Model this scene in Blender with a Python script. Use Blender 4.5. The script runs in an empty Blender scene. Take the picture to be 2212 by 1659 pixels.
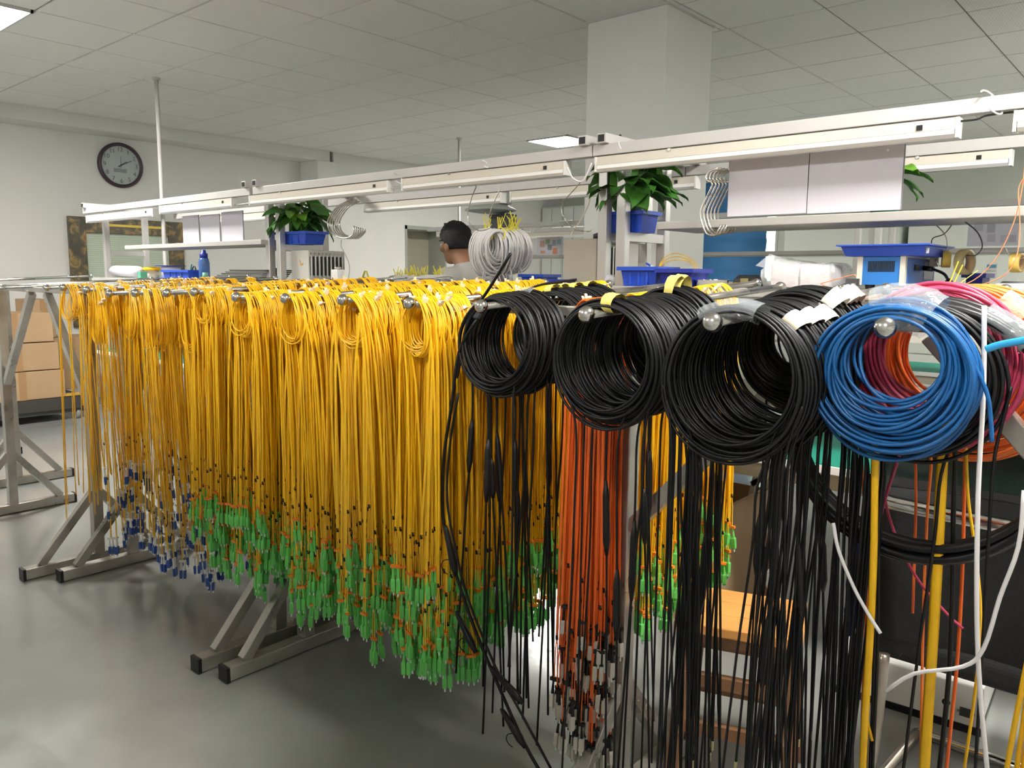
import bpy, math, random
import numpy as np
from math import sin, cos, pi, sqrt, radians
from mathutils import Vector, Matrix, Euler

# ------------------------------------------------------------------ camera, world, exposure
S = bpy.context.scene
COL = S.collection
H = 1.30                      # camera height above the floor
CEIL = H + 1.54               # ceiling height
YAW, PITCH, ROLL, FPX = -0.71460085, 0.13327438, -0.00889593, 1715.45
_f = np.array([sin(YAW)*cos(PITCH), cos(YAW)*cos(PITCH), -sin(PITCH)])
_r = np.array([cos(YAW), -sin(YAW), 0.0]); _d = np.cross(_f, _r)
_c, _s = cos(ROLL), sin(ROLL)
RIGHT, DOWN, FWD = _c*_r + _s*_d, -_s*_r + _c*_d, _f
cam = bpy.data.objects.new('camera', bpy.data.cameras.new('camera'))
COL.objects.link(cam)
m = Matrix.Identity(4)
for i in range(3):
    m[i][0], m[i][1], m[i][2] = RIGHT[i], -DOWN[i], -FWD[i]
m[0][3], m[1][3], m[2][3] = 0, 0, H
cam.matrix_world = m
cam.data.sensor_fit = 'HORIZONTAL'; cam.data.sensor_width = 36.0
cam.data.lens = 36.0*FPX/2212.0
cam.data.clip_start = 0.02; cam.data.clip_end = 100
S.camera = cam
w = bpy.data.worlds.new('world'); S.world = w; w.use_nodes = True
w.node_tree.nodes['Background'].inputs[0].default_value = (0.75, 0.82, 0.85, 1)
w.node_tree.nodes['Background'].inputs[1].default_value = 0.35
vs = S.view_settings
vs.view_transform = 'Standard'; vs.look = 'None'; vs.gamma = 1.0; vs.use_curve_mapping = False
vs.exposure = 0.74
LAMP = 85.0                   # emission of the ceiling light panels

WINDOW_GLOW = 4.0                     # glow of the unseen windows added behind the camera
def P(px, py, Y=None, X=None, Z=None):
    """world point on the sight line of a photo pixel, at the given depth plane"""
    v = RIGHT*((px-1106)/FPX) + DOWN*((py-829.5)/FPX) + FWD
    if Y is not None: t = Y/v[1]
    elif X is not None: t = X/v[0]
    else: t = (Z-H)/v[2]
    q = v*t
    return Vector((q[0], q[1], q[2]+H))

# ------------------------------------------------------------------ materials
MATS = {}
def mat(name, col, rough=0.5, metal=0.0, var=0.0, vscale=8.0, bump=0.0, bscale=60.0, emit=0.0, trans=0.0, alpha=1.0, coat=0.0, spec=0.5, sheen=0.0, rvar=0.0):
    if name in MATS: return MATS[name]
    mt = bpy.data.materials.new(name); mt.use_nodes = True
    nt = mt.node_tree; b = nt.nodes['Principled BSDF']
    b.inputs['Base Color'].default_value = (*col, 1)
    b.inputs['Roughness'].default_value = rough
    b.inputs['Metallic'].default_value = metal
    b.inputs['Specular IOR Level'].default_value = spec
    if coat: b.inputs['Coat Weight'].default_value = coat; b.inputs['Coat Roughness'].default_value = 0.1
    if trans: b.inputs['Transmission Weight'].default_value = trans
    if alpha < 1: b.inputs['Alpha'].default_value = alpha
    if emit:
        b.inputs['Emission Color'].default_value = (*col, 1)
        b.inputs['Emission Strength'].default_value = emit
    if var or bump or rvar:
        tc = nt.nodes.new('ShaderNodeTexCoord')
        n = nt.nodes.new('ShaderNodeTexNoise'); n.inputs['Scale'].default_value = vscale; n.inputs['Detail'].default_value = 5
        nt.links.new(tc.outputs['Object'], n.inputs['Vector'])
        if var:
            cr = nt.nodes.new('ShaderNodeValToRGB')
            cr.color_ramp.elements[0].position = 0.3; cr.color_ramp.elements[1].position = 0.7
            cr.color_ramp.elements[0].color = (*[max(0, c*(1-var)) for c in col], 1)
            cr.color_ramp.elements[1].color = (*[min(1, c*(1+var)) for c in col], 1)
            nt.links.new(n.outputs['Fac'], cr.inputs['Fac']); nt.links.new(cr.outputs['Color'], b.inputs['Base Color'])
        if rvar:
            mr = nt.nodes.new('ShaderNodeMapRange')
            mr.inputs['From Min'].default_value = 0.3; mr.inputs['From Max'].default_value = 0.7
            mr.inputs['To Min'].default_value = rough*(1-rvar); mr.inputs['To Max'].default_value = rough*(1+rvar)
            nt.links.new(n.outputs['Fac'], mr.inputs['Value']); nt.links.new(mr.outputs['Result'], b.inputs['Roughness'])
        if bump:
            n2 = nt.nodes.new('ShaderNodeTexNoise'); n2.inputs['Scale'].default_value = bscale; n2.inputs['Detail'].default_value = 4
            nt.links.new(tc.outputs['Object'], n2.inputs['Vector'])
            bp = nt.nodes.new('ShaderNodeBump'); bp.inputs['Strength'].default_value = bump; bp.inputs['Distance'].default_value = 0.01
            nt.links.new(n2.outputs['Fac'], bp.inputs['Height']); nt.links.new(bp.outputs['Normal'], b.inputs['Normal'])
    MATS[name] = mt
    return mt

WALL = mat('wall_paint', (0.70, 0.69, 0.66), 0.85, var=0.03, vscale=1.5, bump=0.08, bscale=120)
FARWALL = mat('far_wall_paint', (0.60, 0.63, 0.57), 0.85, var=0.03, vscale=1.5)
PILLAR = mat('pillar_paint', (0.68, 0.68, 0.65), 0.8, var=0.02, vscale=2)
GRID = mat('ceiling_grid', (0.22, 0.22, 0.215), 0.6)
WHITEMETAL = mat('white_powder_coat', (0.52, 0.505, 0.495), 0.42, var=0.03, vscale=4)
GREYMETAL = mat('grey_powder_coat', (0.40, 0.39, 0.365), 0.45, var=0.05, vscale=4)
ALU = mat('aluminium_profile', (0.60, 0.59, 0.58), 0.32, 0.75, var=0.05, vscale=3)
STEEL = mat('brushed_steel', (0.56, 0.54, 0.50), 0.30, 1.0, var=0.12, vscale=9, rvar=0.4)
RACKSTEEL = mat('worn_steel_tube', (0.42, 0.40, 0.36), 0.34, 0.65, var=0.25, vscale=7, bump=0.06, bscale=40, rvar=0.35)
CHROME = mat('chrome', (0.80, 0.79, 0.77), 0.10, 1.0)
SATIN = mat('satin_steel_ball', (0.62, 0.60, 0.57), 0.19, 1.0)
BLACKPL = mat('black_plastic', (0.007, 0.007, 0.008), 0.42, spec=0.4)
DARKGREY = mat('dark_grey_plastic', (0.05, 0.05, 0.05), 0.5)
CREAM = mat('cream_plastic', (0.60, 0.56, 0.48), 0.4)
WHITEPL = mat('white_plastic', (0.78, 0.77, 0.75), 0.4)
PAPER = mat('white_paper', (0.60, 0.585, 0.65), 0.7, var=0.02, vscale=3)
TAGPAPER = mat('label_paper', (0.85, 0.72, 0.52), 0.7)
YELLOW = mat('yellow_cable_jacket', (0.90, 0.51, 0.008), 0.42, var=0.06, vscale=30)
ORANGE = mat('orange_cable_jacket', (0.80, 0.13, 0.012), 0.42, var=0.06, vscale=30)
LORANGE = mat('light_orange_cable_jacket', (0.84, 0.185, 0.022), 0.4, var=0.06, vscale=30)
PINK = mat('magenta_cable_jacket', (0.50, 0.045, 0.115), 0.38, var=0.06, vscale=30)
PURPLE = mat('purple_cable_jacket', (0.10, 0.015, 0.09), 0.4)
BLUEC = mat('blue_cable_jacket', (0.006, 0.10, 0.31), 0.36, var=0.10, vscale=30)
BLACKC = mat('black_cable_jacket', (0.005, 0.005, 0.006), 0.42, var=0.2, vscale=30, spec=0.35)
WHITEC = mat('white_cable_jacket', (0.80, 0.775, 0.79), 0.45)
GREENP = mat('green_connector_plastic', (0.14, 0.58, 0.115), 0.4, var=0.15, vscale=20)
BLUEP = mat('blue_connector_plastic', (0.02, 0.08, 0.34), 0.4)
ORANGEP = mat('orange_clip_plastic', (0.80, 0.22, 0.01), 0.45)
TIP = mat('clear_dust_cap', (0.72, 0.78, 0.74), 0.3)
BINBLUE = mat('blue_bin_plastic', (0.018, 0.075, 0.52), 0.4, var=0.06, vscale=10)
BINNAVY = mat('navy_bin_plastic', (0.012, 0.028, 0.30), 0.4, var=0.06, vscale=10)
LEAF = mat('pothos_leaf', (0.05, 0.17, 0.025), 0.4, var=0.45, vscale=14)
LEAFL = mat('young_leaf', (0.13, 0.32, 0.03), 0.42, var=0.3, vscale=14)
CARD = mat('brown_cardboard', (0.42, 0.275, 0.15), 0.8, var=0.07, vscale=3)
TAPEB = mat('brown_packing_tape', (0.36, 0.21, 0.10), 0.35)
MATGREEN = mat('green_bench_mat', (0.0, 0.235, 0.165), 0.5, var=0.05, vscale=5)
WOODTOP = mat('orange_pine', (0.72, 0.33, 0.085), 0.4)
WOODLEG = mat('brown_wood', (0.25, 0.125, 0.06), 0.55, var=0.2, vscale=12)
MESHBLK = mat('black_mesh_fabric', (0.016, 0.016, 0.017), 0.9, bump=0.4, bscale=500)
MESHTHIN = mat('black_open_mesh', (0.02, 0.02, 0.02), 0.9, alpha=0.86)
SKIN = mat('skin', (0.42, 0.215, 0.13), 0.55, var=0.05, vscale=12)
HAIR = mat('black_hair', (0.010, 0.010, 0.012), 0.55, bump=0.6, bscale=220)
SHIRT = mat('light_grey_shirt', (0.56, 0.54, 0.51), 0.85, var=0.04, vscale=10, bump=0.1, bscale=90)
TROUSERS = mat('dark_trousers', (0.03, 0.035, 0.05), 0.9)
YTIE = mat('yellow_tie', (0.80, 0.70, 0.06), 0.5)
YTAPE = mat('pale_yellow_tape', (0.72, 0.60, 0.14), 0.5)
BEIGE = mat('beige_enamel', (0.48, 0.44, 0.35), 0.5, var=0.05, vscale=5)

def wood_mat():
    mt = WOODTOP; nt = mt.node_tree; b = nt.nodes['Principled BSDF']
    tc = nt.nodes.new('ShaderNodeTexCoord'); mp = nt.nodes.new('ShaderNodeMapping'); mp.inputs['Scale'].default_value = (2.0, 30, 8)
    n = nt.nodes.new('ShaderNodeTexNoise'); n.inputs['Scale'].default_value = 5; n.inputs['Detail'].default_value = 6
    cr = nt.nodes.new('ShaderNodeValToRGB')
    cr.color_ramp.elements[0].color = (0.56, 0.22, 0.05, 1); cr.color_ramp.elements[1].color = (0.84, 0.42, 0.12, 1)
    nt.links.new(tc.outputs['Object'], mp.inputs['Vector']); nt.links.new(mp.outputs['Vector'], n.inputs['Vector'])
    nt.links.new(n.outputs['Fac'], cr.inputs['Fac']); nt.links.new(cr.outputs['Color'], b.inputs['Base Color'])
wood_mat()

def floor_mat():
    mt = bpy.data.materials.new('grey_epoxy_floor'); mt.use_nodes = True
    nt = mt.node_tree; b = nt.nodes['Principled BSDF']
    tc = nt.nodes.new('ShaderNodeTexCoord')
    n = nt.nodes.new('ShaderNodeTexNoise'); n.inputs['Scale'].default_value = 1.1; n.inputs['Detail'].default_value = 7; n.inputs['Roughness'].default_value = 0.65
    cr = nt.nodes.new('ShaderNodeValToRGB')
    cr.color_ramp.elements[0].position = 0.3; cr.color_ramp.elements[1].position = 0.72
    cr.color_ramp.elements[0].color = (0.235, 0.24, 0.238, 1); cr.color_ramp.elements[1].color = (0.315, 0.32, 0.31, 1)
    n3 = nt.nodes.new('ShaderNodeTexNoise'); n3.inputs['Scale'].default_value = 3.5; n3.inputs['Detail'].default_value = 6
    mr = nt.nodes.new('ShaderNodeMapRange'); mr.inputs['From Min'].default_value = 0.3; mr.inputs['From Max'].default_value = 0.75
    mr.inputs['To Min'].default_value = 0.10; mr.inputs['To Max'].default_value = 0.24
    n2 = nt.nodes.new('ShaderNodeTexNoise'); n2.inputs['Scale'].default_value = 9; n2.inputs['Detail'].default_value = 3
    bp = nt.nodes.new('ShaderNodeBump'); bp.inputs['Strength'].default_value = 0.10; bp.inputs['Distance'].default_value = 0.012
    for q in (n, n2, n3): nt.links.new(tc.outputs['Object'], q.inputs['Vector'])
    nt.links.new(n.outputs['Fac'], cr.inputs['Fac']); nt.links.new(cr.outputs['Color'], b.inputs['Base Color'])
    nt.links.new(n3.outputs['Fac'], mr.inputs['Value']); nt.links.new(mr.outputs['Result'], b.inputs['Roughness'])
    nt.links.new(n2.outputs['Fac'], bp.inputs['Height']); nt.links.new(bp.outputs['Normal'], b.inputs['Normal'])
    b.inputs['Specular IOR Level'].default_value = 0.85
    return mt

def tile_mat():
    mt = bpy.data.materials.new('perforated_ceiling_tile'); mt.use_nodes = True
    nt = mt.node_tree; b = nt.nodes['Principled BSDF']
    b.inputs['Roughness'].default_value = 0.6
    tc = nt.nodes.new('ShaderNodeTexCoord')
    mp = nt.nodes.new('ShaderNodeMapping'); mp.inputs['Scale'].default_value = (1, 1, 0)
    v = nt.nodes.new('ShaderNodeTexVoronoi'); v.inputs['Scale'].default_value = 70; v.inputs['Randomness'].default_value = 0.0
    cr = nt.nodes.new('ShaderNodeValToRGB')
    cr.color_ramp.elements[0].position = 0.22; cr.color_ramp.elements[1].position = 0.30
    cr.color_ramp.elements[0].color = (0.62, 0.62, 0.60, 1); cr.color_ramp.elements[1].color = (0.78, 0.78, 0.75, 1)
    nt.links.new(tc.outputs['Object'], mp.inputs['Vector']); nt.links.new(mp.outputs['Vector'], v.inputs['Vector'])
    nt.links.new(v.outputs['Distance'], cr.inputs['Fac']); nt.links.new(cr.outputs['Color'], b.inputs['Base Color'])
    return mt

def marble_mat():
    mt = bpy.data.materials.new('patterned_trim_with_reflections'); mt.use_nodes = True
    nt = mt.node_tree; b = nt.nodes['Principled BSDF']; b.inputs['Roughness'].default_value = 0.25
    tc = nt.nodes.new('ShaderNodeTexCoord')
    n = nt.nodes.new('ShaderNodeTexNoise'); n.inputs['Scale'].default_value = 9; n.inputs['Detail'].default_value = 3; n.inputs['Distortion'].default_value = 1.2
    cr = nt.nodes.new('ShaderNodeValToRGB')
    e = cr.color_ramp.elements
    e[0].position = 0.35; e[0].color = (0.055, 0.048, 0.03, 1); e[1].position = 0.52; e[1].color = (0.11, 0.085, 0.042, 1)
    x = e.new(0.64); x.color = (0.30, 0.20, 0.06, 1); x = e.new(0.70); x.color = (0.24, 0.09, 0.045, 1)  # gold tone puts the trim's yellowish reflections into its colour
    nt.links.new(tc.outputs['Object'], n.inputs['Vector']); nt.links.new(n.outputs['Fac'], cr.inputs['Fac'])
    nt.links.new(cr.outputs['Color'], b.inputs['Base Color'])
    return mt

def film_mat(name, tint, alpha, rough=0.12):
    mt = bpy.data.materials.new(name); mt.use_nodes = True
    nt = mt.node_tree; b = nt.nodes['Principled BSDF']
    b.inputs['Base Color'].default_value = (*tint, 1); b.inputs['Roughness'].default_value = rough
    b.inputs['Alpha'].default_value = alpha; b.inputs['Specular IOR Level'].default_value = 0.9
    tc = nt.nodes.new('ShaderNodeTexCoord')
    n = nt.nodes.new('ShaderNodeTexNoise'); n.inputs['Scale'].default_value = 45; n.inputs['Detail'].default_value = 3
    bp = nt.nodes.new('ShaderNodeBump'); bp.inputs['Strength'].default_value = 0.7; bp.inputs['Distance'].default_value = 0.01
    nt.links.new(tc.outputs['Object'], n.inputs['Vector']); nt.links.new(n.outputs['Fac'], bp.inputs['Height'])
    nt.links.new(bp.outputs['Normal'], b.inputs['Normal'])
    return mt
FILM = film_mat('clear_wrapping_film', (0.70, 0.76, 0.82), 0.24)
BAGFILM = film_mat('clear_plastic_bag', (0.82, 0.82, 0.86), 0.38, 0.2)

# ------------------------------------------------------------------ mesh builder
WLOC = {}
class MB:
    def __init__(self): self.v, self.f, self.mi, self.n, self.cur = [], [], [], 0, 0
    def add(self, vs, fs, mi=None):
        k = self.n
        self.v.extend([tuple(map(float, q)) for q in vs]); self.n += len(vs)
        self.f.extend([tuple(i+k for i in q) for q in fs]); self.mi.extend([self.cur if mi is None else mi]*len(fs))
        return self
    def box(self, c, s, R=None):
        c = np.array(c, float); hx, hy, hz = s[0]/2, s[1]/2, s[2]/2
        p = np.array([(x, y, z) for x in (-hx, hx) for y in (-hy, hy) for z in (-hz, hz)])
        if R is not None: p = p @ np.array(R).T
        return self.add(p+c, [(0,1,3,2),(4,6,7,5),(0,4,5,1),(2,3,7,6),(0,2,6,4),(1,5,7,3)])
    def bx(self, x0, x1, y0, y1, z0, z1): return self.box(((x0+x1)/2, (y0+y1)/2, (z0+z1)/2), (x1-x0, y1-y0, z1-z0))
    def bar(self, p0, p1, w, h, up=(0, 0, 1)):
        p0, p1 = np.array(p0, float), np.array(p1, float); d = p1-p0; L = np.linalg.norm(d); d /= L
        u = np.array(up, float)
        if abs(d@u) > 0.99: u = np.array((0, 1.0, 0))
        s = np.cross(d, u); s /= np.linalg.norm(s); u = np.cross(s, d)
        return self.box((p0+p1)/2, (L, w, h), np.stack([d, s, u], 1))
    def tube(self, pts, r, n=6, closed=False, cap=True, ref=None, flat=1.0, mi=None):
        p = np.array(pts, float); N = len(p)
        rr = np.full(N, r, float) if np.isscalar(r) else np.array(r, float)
        if closed: t = np.roll(p, -1, 0)-np.roll(p, 1, 0)
        else:
            t = np.gradient(p, axis=0)
        t /= np.linalg.norm(t, axis=1)[:, None]+1e-12
        if ref is None:
            q = np.abs(t).mean(0); ref = np.eye(3)[int(np.argmin(q))]
        a = np.cross(t, np.array(ref, float)); a /= np.linalg.norm(a, axis=1)[:, None]+1e-12
        b = np.cross(a, t)
        th = np.arange(n)*2*pi/n
        V = (p[:, None, :] + rr[:, None, None]*(np.cos(th)[None, :, None]*a[:, None, :]*flat + np.sin(th)[None, :, None]*b[:, None, :])).reshape(-1, 3)
        F = []
        M = N if closed else N-1
        for i in range(M):
            i0, i1 = i*n, ((i+1) % N)*n
            for j in range(n):
                k = (j+1) % n
                F.append((i0+j, i0+k, i1+k, i1+j))
        if not closed and cap:
            F.append(tuple(range(n-1, -1, -1))); F.append(tuple((N-1)*n+j for j in range(n)))
        return self.add(V, F, mi)
    def lathe(self, prof, c=(0, 0, 0), n=20, axis='z', R=None, mi=None):
        V, F = [], []
        for (r, z) in prof:
            for j in range(n):
                a = 2*pi*j/n; V.append((r*cos(a), r*sin(a), z))
        V = np.array(V)
        if axis == 'y': V = V[:, [0, 2, 1]]
        if axis == 'x': V = V[:, [2, 0, 1]]
        if R is not None: V = V @ np.array(R).T
        V = V+np.array(c, float)
        for i in range(len(prof)-1):
            for j in range(n):
                k = (j+1) % n; F.append((i*n+j, i*n+k, (i+1)*n+k, (i+1)*n+j))
        if tuple(prof[0]) != tuple(prof[-1]): F.append(tuple(range(n-1, -1, -1))); F.append(tuple((len(prof)-1)*n+j for j in range(n)))
        return self.add(V, F, mi)
    def ball(self, c, r, nu=14, nv=9, s=(1, 1, 1), R=None, mi=None):
        V, F = [], []
        for i in range(nv+1):
            a = pi*i/nv
            for j in range(nu):
                b = 2*pi*j/nu; V.append((sin(a)*cos(b)*r*s[0], sin(a)*sin(b)*r*s[1], cos(a)*r*s[2]))
        V = np.array(V)
        if R is not None: V = V @ np.array(R).T
        for i in range(nv):
            for j in range(nu):
                k = (j+1) % nu; F.append((i*nu+j, (i+1)*nu+j, (i+1)*nu+k, i*nu+k))
        return self.add(V+np.array(c, float), F, mi)
    def loft(self, rects, cap0=True, cap1=True):
        """rects: (x0,x1,y0,y1,z) rings joined one after another"""
        V, F = [], []
        for (x0, x1, y0, y1, z) in rects: V += [(x0, y0, z), (x1, y0, z), (x1, y1, z), (x0, y1, z)]
        for i in range(len(rects)-1):
            for j in range(4):
                k = (j+1) % 4; F.append((i*4+j, i*4+k, i*4+4+k, i*4+4+j))
        if cap0: F.append((3, 2, 1, 0))
        if cap1: q = (len(rects)-1)*4; F.append((q, q+1, q+2, q+3))
        return self.add(V, F)
    def mesh(self, name, mats):
        me = bpy.data.meshes.new(name)
        me.from_pydata(self.v, [], self.f)
        for q in (mats if isinstance(mats, (list, tuple)) else [mats]): me.materials.append(q)
        if any(self.mi): me.polygons.foreach_set('material_index', self.mi)
        me.update()
        return me
    def build(self, name, mats, parent=None, smooth=False, bevel=0.0, local=False):
        """one mesh object; with a parent the coordinates given are world coordinates (or the parent's own when local)"""
        if parent is not None:
            if not local:
                L = WLOC[parent.name]; self.v = [(a-L[0], b-L[1], c-L[2]) for a, b, c in self.v]
            else: L = WLOC[parent.name]
            loc = (0, 0, 0)
        else:
            q = np.array(self.v); lo, hi = q.min(0), q.max(0)
            L = ((lo[0]+hi[0])/2, (lo[1]+hi[1])/2, lo[2]); loc = L
            self.v = [(a-L[0], b-L[1], c-L[2]) for a, b, c in self.v]
        o = bpy.data.objects.new(name, self.mesh(name, mats)); COL.objects.link(o)
        o.location = loc
        if parent is not None: o.parent = parent
        WLOC[o.name] = L
        if smooth:
            o.data.polygons.foreach_set('use_smooth', [True]*len(o.data.polygons))
        if bevel:
            bv = o.modifiers.new('bevel', 'BEVEL'); bv.width = bevel; bv.segments = 2; bv.limit_method = 'ANGLE'
        return o

def tag(o, label, cat, group=None):
    o['label'] = label; o['category'] = cat
    if group: o['group'] = group
    return o
def thing(name, label, cat, loc=(0, 0, 0), group=None):
    o = bpy.data.objects.new(name, None); COL.objects.link(o); o.location = loc; o.empty_display_size = 0.05
    WLOC[o.name] = tuple(loc)
    return tag(o, label, cat, group)
def struct(o): o['kind'] = 'structure'; return o
def stuff(o): o['kind'] = 'stuff'; return o
def RZ(a): c, s = cos(a), sin(a); return np.array([[c, -s, 0], [s, c, 0], [0, 0, 1]])
def arc(c, r, a0, a1, n, u, v):
    c, u, v = np.array(c, float), np.array(u, float), np.array(v, float)
    return [c+r*(cos(a)*u+sin(a)*v) for a in np.linspace(a0, a1, n)]
def spline(pts, n=24):
    p = np.array(pts, float); N = len(p); out = []
    q = np.vstack([2*p[0]-p[1], p, 2*p[-1]-p[-2]])
    for i in range(N-1):
        k = max(2, n//(N-1))
        for t in np.linspace(0, 1, k, endpoint=(i == N-2)):
            a, b, c, d = q[i], q[i+1], q[i+2], q[i+3]
            out.append(0.5*((2*b)+(-a+c)*t+(2*a-5*b+4*c-d)*t*t+(-a+3*b-3*c+d)*t**3))
    return np.array(out)

# ------------------------------------------------------------------ the room
X0, X1, Y0, Y1 = -8.80, 3.60, -6.6, 11.0
struct(MB().bx(X0-.1, X1+.1, Y0-.1, Y1+.6, -0.1, 0).build('floor', floor_mat()))
mb = MB()      # left wall with the recessed bay
mb.bx(-8.92, -8.80, Y0-.1, 6.28, 0, CEIL+.1)
struct(mb.build('wall_left', WALL))
struct(MB().bx(-8.80, -8.46, Y0-.1, 6.23, CEIL-.123, CEIL+.02).build('trim_1', WALL, bevel=.004))           # beam above the bay
DY0, DY1, DZ1 = 7.46, 8.25, H+.705
mb = MB(); mb.bx(-8.92, -8.46, 6.28, DY0, 0, CEIL+.1); mb.bx(-8.92, -8.46, DY0, Y1+.6, DZ1, CEIL+.1)
mb.bx(-8.92, -8.46, DY1, Y1+.6, 0, DZ1)
struct(mb.build('wall_left_beyond', WALL))
struct(MB().bx(-8.80, -8.43, 6.02, 6.30, 0, CEIL-.123).build('trim_2', WALL, bevel=.004))                   # pilaster at the end of the bay
mb = MB()      # wall behind the camera with added, unseen glowing windows
NW = [(-5.6, -4.0), (-3.0, -1.4), (-.4, 1.2)]; NZ0, NZ1 = 1.05, 2.45
xs_ = [X0-.1]+[q for ab in NW for q in ab]+[X1+.1]
for k in range(0, len(xs_), 2): mb.bx(xs_[k], xs_[k+1], Y0-.22, Y0-.1, 0, CEIL+.1)
for a, b in NW: mb.bx(a, b, Y0-.22, Y0-.1, 0, NZ0); mb.bx(a, b, Y0-.22, Y0-.1, NZ1, CEIL+.1)
struct(mb.build('wall_near', WALL))
struct(MB().bx(X1, X1+.12, Y0-.1, Y1+.6, 0, CEIL+.1).build('wall_right', WALL))
# far wall with a window opening
WX0, WX1, WZ0, WZ1 = P(1495, 600, Y=Y1).x, P(1676, 600, Y=Y1).x, H-.05, H+1.44
mb = MB()
mb.bx(X0-.1, WX0, Y1, Y1+.12, 0, CEIL+.1); mb.bx(WX1, X1+.1, Y1, Y1+.12, 0, CEIL+.1)
mb.bx(WX0, WX1, Y1, Y1+.12, 0, WZ0); mb.bx(WX0, WX1, Y1, Y1+.12, WZ1, CEIL+.1)
struct(mb.build('wall_far', FARWALL))
# ceiling: slab, grid, tiles
ceil = struct(MB().bx(X0-.1, X1+.1, Y0-.1, Y1+.6, CEIL+.05, CEIL+.15).build('ceiling', GRID))
TILE = tile_mat()
T, TY = 0.598, 0.580
GX, GY = -3.50*1.54, 1.219*1.54     # a grid crossing measured on the photo
PX0, PX1, PY0, PY1 = -2.99, -2.44, 4.12, 4.66   # the pillar
def in_panel(cx, cy, L): return any(abs(cx-a) < .3 and abs(cy-b) < .3 for a, b in L)
LIGHTS = []
for (a, b) in ((-5.69, 1.57), (-5.69, 7.30)): LIGHTS.append((a, b))
# unseen ceiling lamps, some inferred, some added to brighten cords and far wall
LIGHTS_OUT = [(-5.69, -4.16), (0.04, -1.30), (-2.53, -1.30), (0.04, 1.57), (0.04, 7.3), (1.84, 8.5)]
def snap(a, g, T=T): return g+(math.floor((a-g)/T)+.5)*T
LIGHTS = [(snap(a, GX), snap(b, GY, TY)) for a, b in LIGHTS]; LIGHTS_OUT = [(snap(a, GX), snap(b, GY, TY)) for a, b in LIGHTS_OUT]
tile_mesh = None
rest = MB(); cnt = 0
i0, i1 = int(math.floor((X0+.34-GX)/T)), int(math.ceil((X1-GX)/T)); j0, j1 = int(math.floor((Y0-GY)/TY)), int(math.ceil((Y1-GY)/TY))
for i in range(i0, i1):
    for j in range(j0, j1):
        xa, xb = max(GX+i*T, -8.46), min(GX+(i+1)*T, X1); ya, yb = GY+j*TY, min(GY+(j+1)*TY, Y1)
        if xb-xa < .05 or yb-ya < .05: continue
        cx, cy = GX+(i+.5)*T, GY+(j+.5)*TY
        if in_panel(cx, cy, LIGHTS+LIGHTS_OUT): continue
        if xa < PX1 and xb > PX0 and ya < PY1 and yb > PY0:        # tiles cut around the pillar
            for (x0_, x1_, y0_, y1_) in ((xa, PX0, ya, yb), (PX1, xb, ya, yb), (max(xa, PX0), min(xb, PX1), ya, PY0), (max(xa, PX0), min(xb, PX1), PY1, yb)):
                if x1_-x0_ > .02 and y1_-y0_ > .02: rest.bx(x0_+.004, x1_-.004, y0_+.004, y1_-.004, CEIL, CEIL+.01)
            continue
        v = np.array((cx, cy, 1.54)); q = (v@RIGHT, v@DOWN, v@FWD)
        seen = q[2] > .3 and -1250 < FPX*q[0]/q[2] < 1250 and -980 < FPX*q[1]/q[2] < 0
        full = abs(xb-xa-T) < 1e-4 and abs(yb-ya-TY) < 1e-4
        g = .0055
        if seen and cnt < 300:
            cnt += 1
            if full and tile_mesh is not None:
                o = bpy.data.objects.new('ceiling_tile', tile_mesh); COL.objects.link(o)
            else:
                m_ = MB(); m_.loft([(-(xb-xa)/2+g, (xb-xa)/2-g, -(yb-ya)/2+g, (yb-ya)/2-g, 0.0), (-(xb-xa)/2+g+.003, (xb-xa)/2-g-.003, -(yb-ya)/2+g+.003, (yb-ya)/2-g-.003, -.008)])
                me = m_.mesh('ceiling_tile', TILE)
                if full: tile_mesh = me
                o = bpy.data.objects.new('ceiling_tile', me); COL.objects.link(o)
            o.parent = ceil
            L = WLOC[ceil.name]; o.location = ((xa+xb)/2-L[0], (ya+yb)/2-L[1], CEIL+.008-L[2])
        else:
            rest.bx(xa+g, xb-g, ya+g, yb-g, CEIL, CEIL+.01)
stuff(rest.build('ceiling_tiles_beyond', TILE, ceil))
grid = MB()
for i in range(i0, i1+1): grid.bx(GX+i*T-.008, GX+i*T+.008, Y0, Y1, CEIL+.009, CEIL+.05)
for j in range(j0, j1+1): grid.bx(-8.46, X1, GY+j*TY-.008, GY+j*TY+.008, CEIL+.009, CEIL+.05)
grid.build('grid_bars', GRID, ceil)
pm = mat('light_diffuser', (1.0, 0.97, 0.90), 0.4, emit=LAMP)
for k, (a, b) in enumerate(LIGHTS+LIGHTS_OUT):
    lab = ['square recessed ceiling light panel at the upper left corner of the ceiling', 'square recessed ceiling light panel in the distance beside the white pillar'][k] if k < 2 else 'unseen square ceiling light panel, one of those inferred and added outside the picture'
    t = thing('ceiling_light', lab, 'ceiling light', (a, b, CEIL-.012), 'ceiling light panels')
    fr = MB(); e = .284
    for (x0, x1, y0, y1) in ((-e, e, -e, -e+.014), (-e, e, e-.014, e), (-e, -e+.014, -e, e), (e-.014, e, -e, e)): fr.bx(a+x0, a+x1, b+y0, b+y1, CEIL-.012, CEIL+.04)
    fr.build('frame', WHITEMETAL, t)
    MB().bx(a-e+.014, a+e-.014, b-e+.014, b+e-.014, CEIL-.006, CEIL+.03).build('diffuser', pm, t)
# pillar
struct(MB().bx(PX0, PX1, PY0, PY1, 0, CEIL+.02).build('trim_3', PILLAR, bevel=.006))
struct(MB().bx(PX0-.012, PX1+.012, PY0-.012, PY1+.012, CEIL-.010, CEIL+.004).build('trim_4', WHITEMETAL))
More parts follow.
